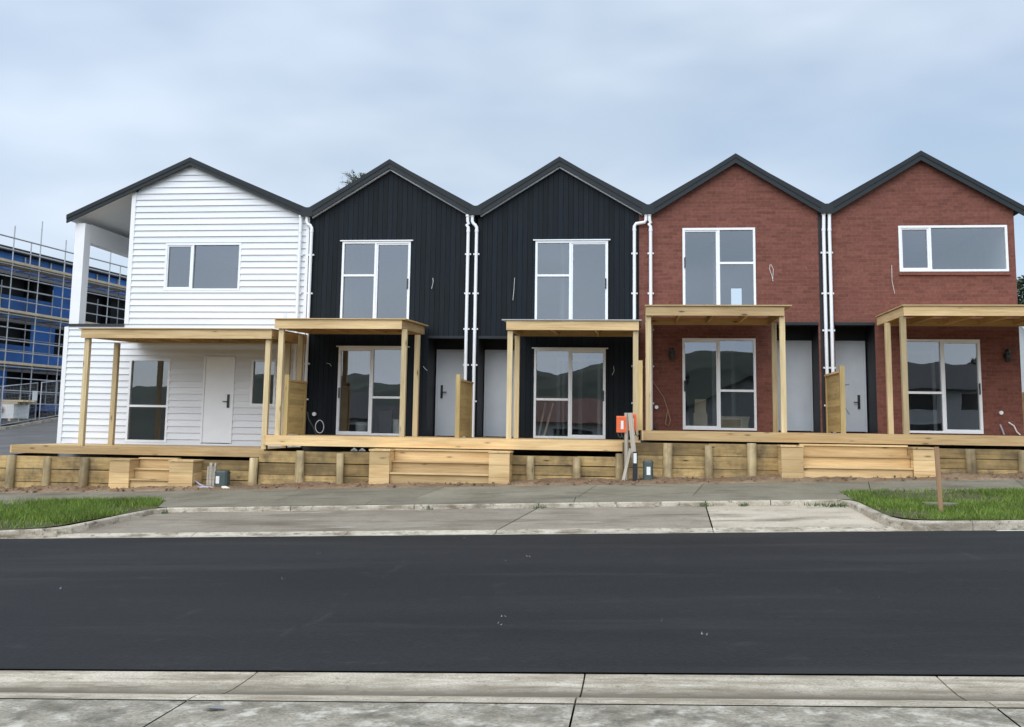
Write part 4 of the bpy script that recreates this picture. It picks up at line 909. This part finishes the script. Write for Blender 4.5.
# temporary fence, timber pack, covered pile
def fx(y): return -27.53 - .0914 * (y - 44)
PAN = [(37.4, 40.6), (40.7, 43.9), (44.0, 47.2), (47.6, 50.9), (51.0, 54.3), (54.4, 57.7)]
FL = ['nearest temporary fence panel, beyond the left edge', 'temporary fence panel at the left edge behind the timber pack', 'temporary fence panel with a white tag behind the timber pack', 'temporary fence panel in front of the blue covered pile', 'temporary fence panel past the blue covered pile, mostly hidden', 'farthest temporary fence panel hidden behind the white house']
for (y0, y1), lab in zip(PAN[1:5], FL[1:5]):
    ax, bx = fx(y0), fx(y1); z0, z1 = gx(ax) + h_lane(y0) + .06, gx(bx) + h_lane(y1) + .06
    T = thing('temporary_fence', lab, 'fence', ((ax + bx) / 2, (y0 + y1) / 2, z0), 'temporary mesh fence panels by the building site')
    f = MB(); h = 1.78
    f.tube([(ax, y0, z0), (ax, y0, z0 + h), (bx, y1, z1 + h), (bx, y1, z1)], .028, 6); f.tube([(ax, y0, z0 + .1), (bx, y1, z1 + .1)], .02, 6); f.tube([((ax + bx) / 2, (y0 + y1) / 2, (z0 + z1) / 2 + .1), ((ax + bx) / 2, (y0 + y1) / 2, (z0 + z1) / 2 + h)], .018, 6); f.build('frame', 'steel_tube', T)
    me_ = MB()
    for k in range(1, 24):
        a_ = k / 24; x, y, z = ax + (bx - ax) * a_, y0 + (y1 - y0) * a_, z0 + (z1 - z0) * a_; me_.tube([(x, y, z + .1), (x, y, z + h)], .004, 3, False)
    for k in range(1, 9):
        zz = .1 + (h - .1) * k / 9; me_.tube([(ax, y0, z0 + zz), (bx, y1, z1 + zz)], .004, 3, False)
    me_.build('mesh', 'steel_tube', T)
    for (x, y, z) in ((ax, y0, z0), (bx, y1, z1)): MB().box(x - .12, x + .12, y - .3, y + .3, z - .07, z + .05).build('foot', 'concrete_far', T)
    if y0 == 44.0: MB().box(bx + .03, bx + .045, y1 - .42, y1 - .02, z1 + .95, z1 + 1.4).build('tag_plate', 'label_white', T)
ks = MB()
for y0, y1 in zip(range(36, 60, 2), range(38, 62, 2)):
    a_, b_ = fx(y0) + .45, fx(y1) + .45; ks.bar((a_, y0, gx(a_) + h_lane(y0) + .03), (b_, y1, gx(b_) + h_lane(y1) + .03), .14, .16)
struct(ks.build('lane_kerb', 'concrete_kerb'), 'pale concrete kerb along the far side of the lane', 'kerb')
T = thing('timber_pack', 'stack of timber lengths on a white wrapped pack inside the fence', 'timber pack', (-28.4, 45.6, 1.6))
MB().box(-29.8, -27.75, 45.3, 46.5, 1.62, 2.25).build('wrapped_pack', 'label_white', T); tb = MB()
for k in range(5):
    for j_ in range(2): tb.box(-30.0 + .1 * j_, -27.6 + .25 * j_ - .12 * (k % 2), 45.3 + .22 * k, 45.5 + .22 * k, 2.26 + .1 * j_, 2.35 + .1 * j_)
tb.build('timber_length', 'plank_pale', T); bl = MB()
for x in (-29.4, -28.0): bl.box(x, x + .12, 45.3, 46.5, 1.5, 1.615)
bl.build('bearer', 'plank_pale', T)
cv = MB(); cv.tube([(-29.0, 45.15, 2.05), (-28.75, 45.1, 2.15), (-28.4, 45.12, 2.12), (-28.2, 45.15, 2.0)], [.1, .22, .2, .08], 10, True, None, .15); tag(cv.build('cloth_bundle', 'pink_fabric', None, (-28.6, 45.1, 1.9)), 'pinkish cloth bundle draped against the white wrapped pack', 'bundle')
q = MB(); V = []; nx = 9
for j_ in range(5):
    for i in range(nx):
        a_, b_ = i / (nx - 1), j_ / 4; V.append((-30.6 + 2.6 * a_, 50.8 + 1.6 * b_, 1.75 + .62 * (math.sin(math.pi * min(max(a_ * 1.0, .0), 1)) ** .4) * (math.sin(math.pi * (b_ * .9 + .05)) ** .4) + .05 * math.sin(9 * a_)))
q.add(V, [(j_ * nx + i, j_ * nx + i + 1, (j_ + 1) * nx + i + 1, (j_ + 1) * nx + i) for j_ in range(4) for i in range(nx - 1)], None, None, True)
tag(q.build('covered_pile', 'blue_cover', None, (-29.3, 51.6, 1.75)), 'low pile under a dark blue cover behind the mesh fence', 'covered pile')

# ------------------------------------------------------------------ trees
def leaf_cloud(mb, c, rad, n, size, rr_, squash=.8):
    for _ in range(n):
        while True:
            p = Vector((rr_.uniform(-1, 1), rr_.uniform(-1, 1), rr_.uniform(-1, 1)))
            if p.length < 1: break
        p = Vector(c) + Vector((p.x * rad, p.y * rad, p.z * rad * squash)); s_ = size * rr_.uniform(.6, 1.3)
        d1 = Vector((rr_.uniform(-1, 1), rr_.uniform(-1, 1), rr_.uniform(-.6, .6))).normalized(); d2 = d1.cross(Vector((rr_.uniform(-1, 1), rr_.uniform(-1, 1), 1))).normalized()
        mb.add([tuple(p - d1 * s_), tuple(p + d2 * s_ * .4), tuple(p + d1 * s_), tuple(p - d2 * s_ * .4)], [(0, 1, 2, 3)], rr_.random())
def tree(name, label, x, y, zb, zt, rad, clumps, n, size, mat_, seed, squash=.8, low=.45):
    rr_ = random.Random(seed); T = thing(name, label, 'tree', (x, y, zb)); tk = MB(); cr = MB()
    tk.tube([(x, y, zb - .3), (x + .1, y, zb + (zt - zb) * .4), (x - .05, y, zb + (zt - zb) * .75), (x, y, zt - .5)], [(zt - zb) * .03, (zt - zb) * .024, (zt - zb) * .014, .03], 9)
    for k in range(clumps):
        h = rr_.uniform(low, .96); a_ = rr_.uniform(0, 6.28); w_ = rad * math.sqrt(max(.05, 1 - ((h - .62) / .42) ** 2)) * rr_.uniform(.35, 1)
        c_ = (x + w_ * math.cos(a_), y + w_ * math.sin(a_), zb + (zt - zb) * h)
        tk.tube([(x, y, zb + (zt - zb) * (h - .14)), ((x + c_[0]) / 2, (y + c_[1]) / 2, c_[2] - (zt - zb) * .05), c_], [.09, .06, .02], 6)
        leaf_cloud(cr, c_, rad * rr_.uniform(.22, .36), n, size, rr_, squash)
    tk.build('trunk', 'bark', T); cr.build('crown', mat_, T)
# tall feathery tree whose top shows over the first black roof
rr_ = random.Random(4); T = thing('tall_tree', 'feathery tall tree showing above the ridge of the first black house', 'tree', (-14.75, 55, 2)); tk = MB(); cr = MB()
tk.tube([(-14.75, 55, 1.8), (-14.7, 55, 8), (-14.72, 55, 13.9)], [.3, .22, .08], 9)
for k in range(64):
    h = rr_.uniform(8.5, 14.4) if k > 38 else rr_.uniform(12.9, 14.6); a_ = rr_.uniform(0, 6.28); ln_ = rr_.uniform(.5, 1.25)
    tip = Vector((-14.72 + ln_ * math.cos(a_), 55 + ln_ * math.sin(a_), h + rr_.uniform(-.3, .5))); b0 = Vector((-14.72, 55, h - .3)); tk.tube([b0, (b0 + tip) / 2 + Vector((0, 0, .1)), tip], [.035, .025, .01], 5)
    for _ in range(70):
        p = b0.lerp(tip, rr_.uniform(.35, 1.05)) + Vector((rr_.gauss(0, .07), rr_.gauss(0, .07), rr_.gauss(0, .06))); d = Vector((math.cos(a_) + rr_.uniform(-1, 1), math.sin(a_) + rr_.uniform(-1, 1), rr_.uniform(-.1, 1.2))).normalized() * rr_.uniform(.14, .28)
        q = d.cross(Vector((0, 0, 1))).normalized() * .028; cr.add([tuple(p - q), tuple(p + q), tuple(p + d)], [(0, 1, 2)], rr_.random())
tk.build('trunk', 'bark', T); cr.build('crown', 'leaf_grey', T)
tree('broadleaf_tree', 'dark green tree at the right edge behind the neighbouring white house', 22.2, 64, 4.0, 10.6, 2.6, 26, 170, .20, 'leaf_dark', 8)

# ------------------------------------------------------------------ neighbouring house and fence at the right edge
def plain_house(name, label, x0, x1, y0, y1, zb, ze, zr, wins, wm, rm, face=-1, along='x'):
    Hh = thing(name, label, 'house', ((x0 + x1) / 2, (y0 + y1) / 2, zb)); q = MB(); q.box(x0, x1, y0, y1, zb - 1, ze); 
    e = .45
    if along == 'x':
        ym_ = (y0 + y1) / 2; q.add([(x0, y0, ze), (x0, y1, ze), (x0, ym_, zr - .1)], [(0, 1, 2)]); q.add([(x1, y0, ze), (x1, y1, ze), (x1, ym_, zr - .1)], [(0, 1, 2)])
        q.build('wall', wm, Hh)
        r_ = MB(); r_.prism_x([(y0 - e, ze - .1), (ym_, zr), (y1 + e, ze - .1), (y1 + e, ze - .22), (ym_, zr - .14), (y0 - e, ze - .22)], x0 - e, x1 + e); r_.build('roof', rm, Hh)
    else:
        xm = (x0 + x1) / 2; q.add([(x0, y0, ze), (x1, y0, ze), (xm, y0, zr - .1)], [(0, 1, 2)]); q.add([(x0, y1, ze), (x1, y1, ze), (xm, y1, zr - .1)], [(0, 1, 2)]); q.build('wall', wm, Hh)
        r_ = MB(); r_.prism_y([(x0 - e, ze - .1), (xm, zr), (x1 + e, ze - .1), (x1 + e, ze - .22), (xm, zr - .14), (x0 - e, ze - .22)], y0 - e, y1 + e); r_.build('roof', rm, Hh)
    yw = y0 - .03 if face < 0 else y1 + .03
    for (a_, b_, c_, d_) in wins:
        f = MB(); f.box(a_, b_, min(yw, yw - .05 * face), max(yw, yw - .05 * face), c_, d_); fo = f.build('window', 'white_alu', Hh)
        y3 = yw + face * .012; MB().box(a_ + .08, b_ - .08, min(y3, yw), max(y3, yw), c_ + .08, d_ - .08).build('pane', 'dark_void', fo)
plain_house('neighbour_house', 'white two storey house partly seen past the right brick house', 19.3, 29, 54, 62, 2.6, 6.2, 8.0, [(20.4, 22.0, 4.6, 5.8), (23.5, 25.5, 4.6, 5.8), (20.4, 22.0, 2.9, 4.0)], 'render_white', 'roof_sheet')
FN = thing('paling_fence', 'tan timber paling fence behind the right brick house', 'fence', (14, 40, 1.5)); q = MB()
for k in range(60): q.box(11.0 + .16 * k, 11.15 + .16 * k, 40, 40.025, 1.45, 3.05 + random.uniform(-.02, .02))
q.build('paling', 'pine_wall', FN); q = MB(); q.box(11, 20.6, 40.03, 40.08, 1.7, 1.78); q.box(11, 20.6, 40.03, 40.08, 2.7, 2.78); q.build('rail', 'pine_wall', FN)

# ------------------------------------------------------------------ far side of the street behind the camera, mirrored in the glass
HL = MB(); nx, ny = 61, 9; V = []; r_ = np.random.RandomState(21)
for j_ in range(ny):
    for i in range(nx):
        x = -300 + 10 * i; y = -150 - 14 * j_
        prof = 13 + 6 * math.sin((x + 40) * .022) + 3 * math.sin(x * .055 + 1) + (4 if x < -20 else 0)
        V.append((x, y, -1 + prof * math.sin(min(1, j_ / 4) * math.pi / 2) + r_.uniform(-.5, 1.0) * (j_ > 0)))
HL.add(V, [(j_ * nx + i, j_ * nx + i + 1, (j_ + 1) * nx + i + 1, (j_ + 1) * nx + i) for j_ in range(ny - 1) for i in range(nx - 1)], .5, None, False)
struct(HL.build('hill', 'hill_green'), 'bush covered hill on the far side of the valley', 'hill')
plain_house('opposite_house', 'white house with a dark roof facing the first black house', -31, -20, -44, -36, -1.2, 1.6, 3.9, [(-29, -27, -.3, 1.1), (-25, -22, -.4, 1.1)], 'render_white', 'dark_roof', 1)
plain_house('opposite_house', 'long white house with a red roof facing the middle black house', -13, -1, -46, -38, -.5, 2.2, 4.3, [(-11, -9, .3, 1.6), (-6, -3.5, .2, 1.6)], 'render_white', 'tile_red', 1)
plain_house('opposite_house', 'grey gabled house facing the tall windowed brick house', 3, 13, -36, -27, 0, 3.2, 5.6, [(5, 7, .9, 2.2), (9, 11, .9, 2.2)], 'roof_sheet', 'dark_roof', 1, 'y')
plain_house('opposite_house', 'two storey white house facing the right end brick house', 17, 28, -34, -26, .5, 4.6, 6.6, [(18.5, 20.5, 3.0, 4.3), (23, 26, 3.0, 4.3), (18.5, 21, .9, 2.2)], 'render_white', 'dark_roof', 1)

for k, (x, y, zt_, rd, lab) in enumerate(((-36, -50, 6.5, 2.6, 'round tree left of the low white house across the street'), (-16.5, -40, 5.2, 1.9, 'small tree between the two low houses across the street'), (1.2, -52, 7.5, 2.8, 'tall bushy tree behind the grey gabled house across the street'),
                                     (15, -38, 5.5, 2.0, 'small tree beside the two storey white house across the street'), (31, -44, 8.0, 3.0, 'large tree right of the two storey white house across the street'))):
    tree('street_tree', lab, x, y, gx(x) - .2, gx(x) + zt_, rd, 16, 120, .26, 'leaf_dark', 30 + k)

for k, (x, z0, h, w_, lab) in enumerate(((1.55, 1.575, .42, .34, 'lower cardboard box inside the tall windowed brick house'), (1.55, 1.998, .34, .28, 'upper cardboard box stacked inside the tall windowed brick house'))):
    q = MB(); q.box(x - w_ / 2, x + w_ / 2, 27.3, 27.7, z0, z0 + h); q.box(x - w_ / 2 + .002, x + w_ / 2 - .002, 27.296, 27.2995, z0 + h * .8, z0 + h * .86); tag(q.build('cardboard_box', 'plank_pale', None, (x, 27.5, z0)), lab, 'box')
q = MB()
for k in range(5): q.box(2.0 + random.uniform(-.05, .05), 2.75 + random.uniform(-.05, .03), 27.3, 27.75, 1.575 + .07 * k, 1.64 + .07 * k)
tag(q.build('board_stack', 'plank_pale', None, (2.4, 27.5, 1.575)), 'low stack of pale boards inside the tall windowed brick house', 'boards')

q = MB(); rr_ = random.Random(9)
for _ in range(420):
    x = rr_.uniform(-16.5, 10.5); y = min(23.5, max(22.7, rr_.gauss(23.1, .25))); d = rr_.uniform(.012, .045)
    rot_box(q, (x, y, gx(x) + h_top(y) + .045), d * rr_.uniform(1, 2.2), d, d * .8, rr_.uniform(0, 3), rr_.uniform(-.5, .5)); 
tag(q.build('rubble', 'soil'), 'clods, stones and wood scraps scattered along the soil strip', 'rubble', None, 'stuff')
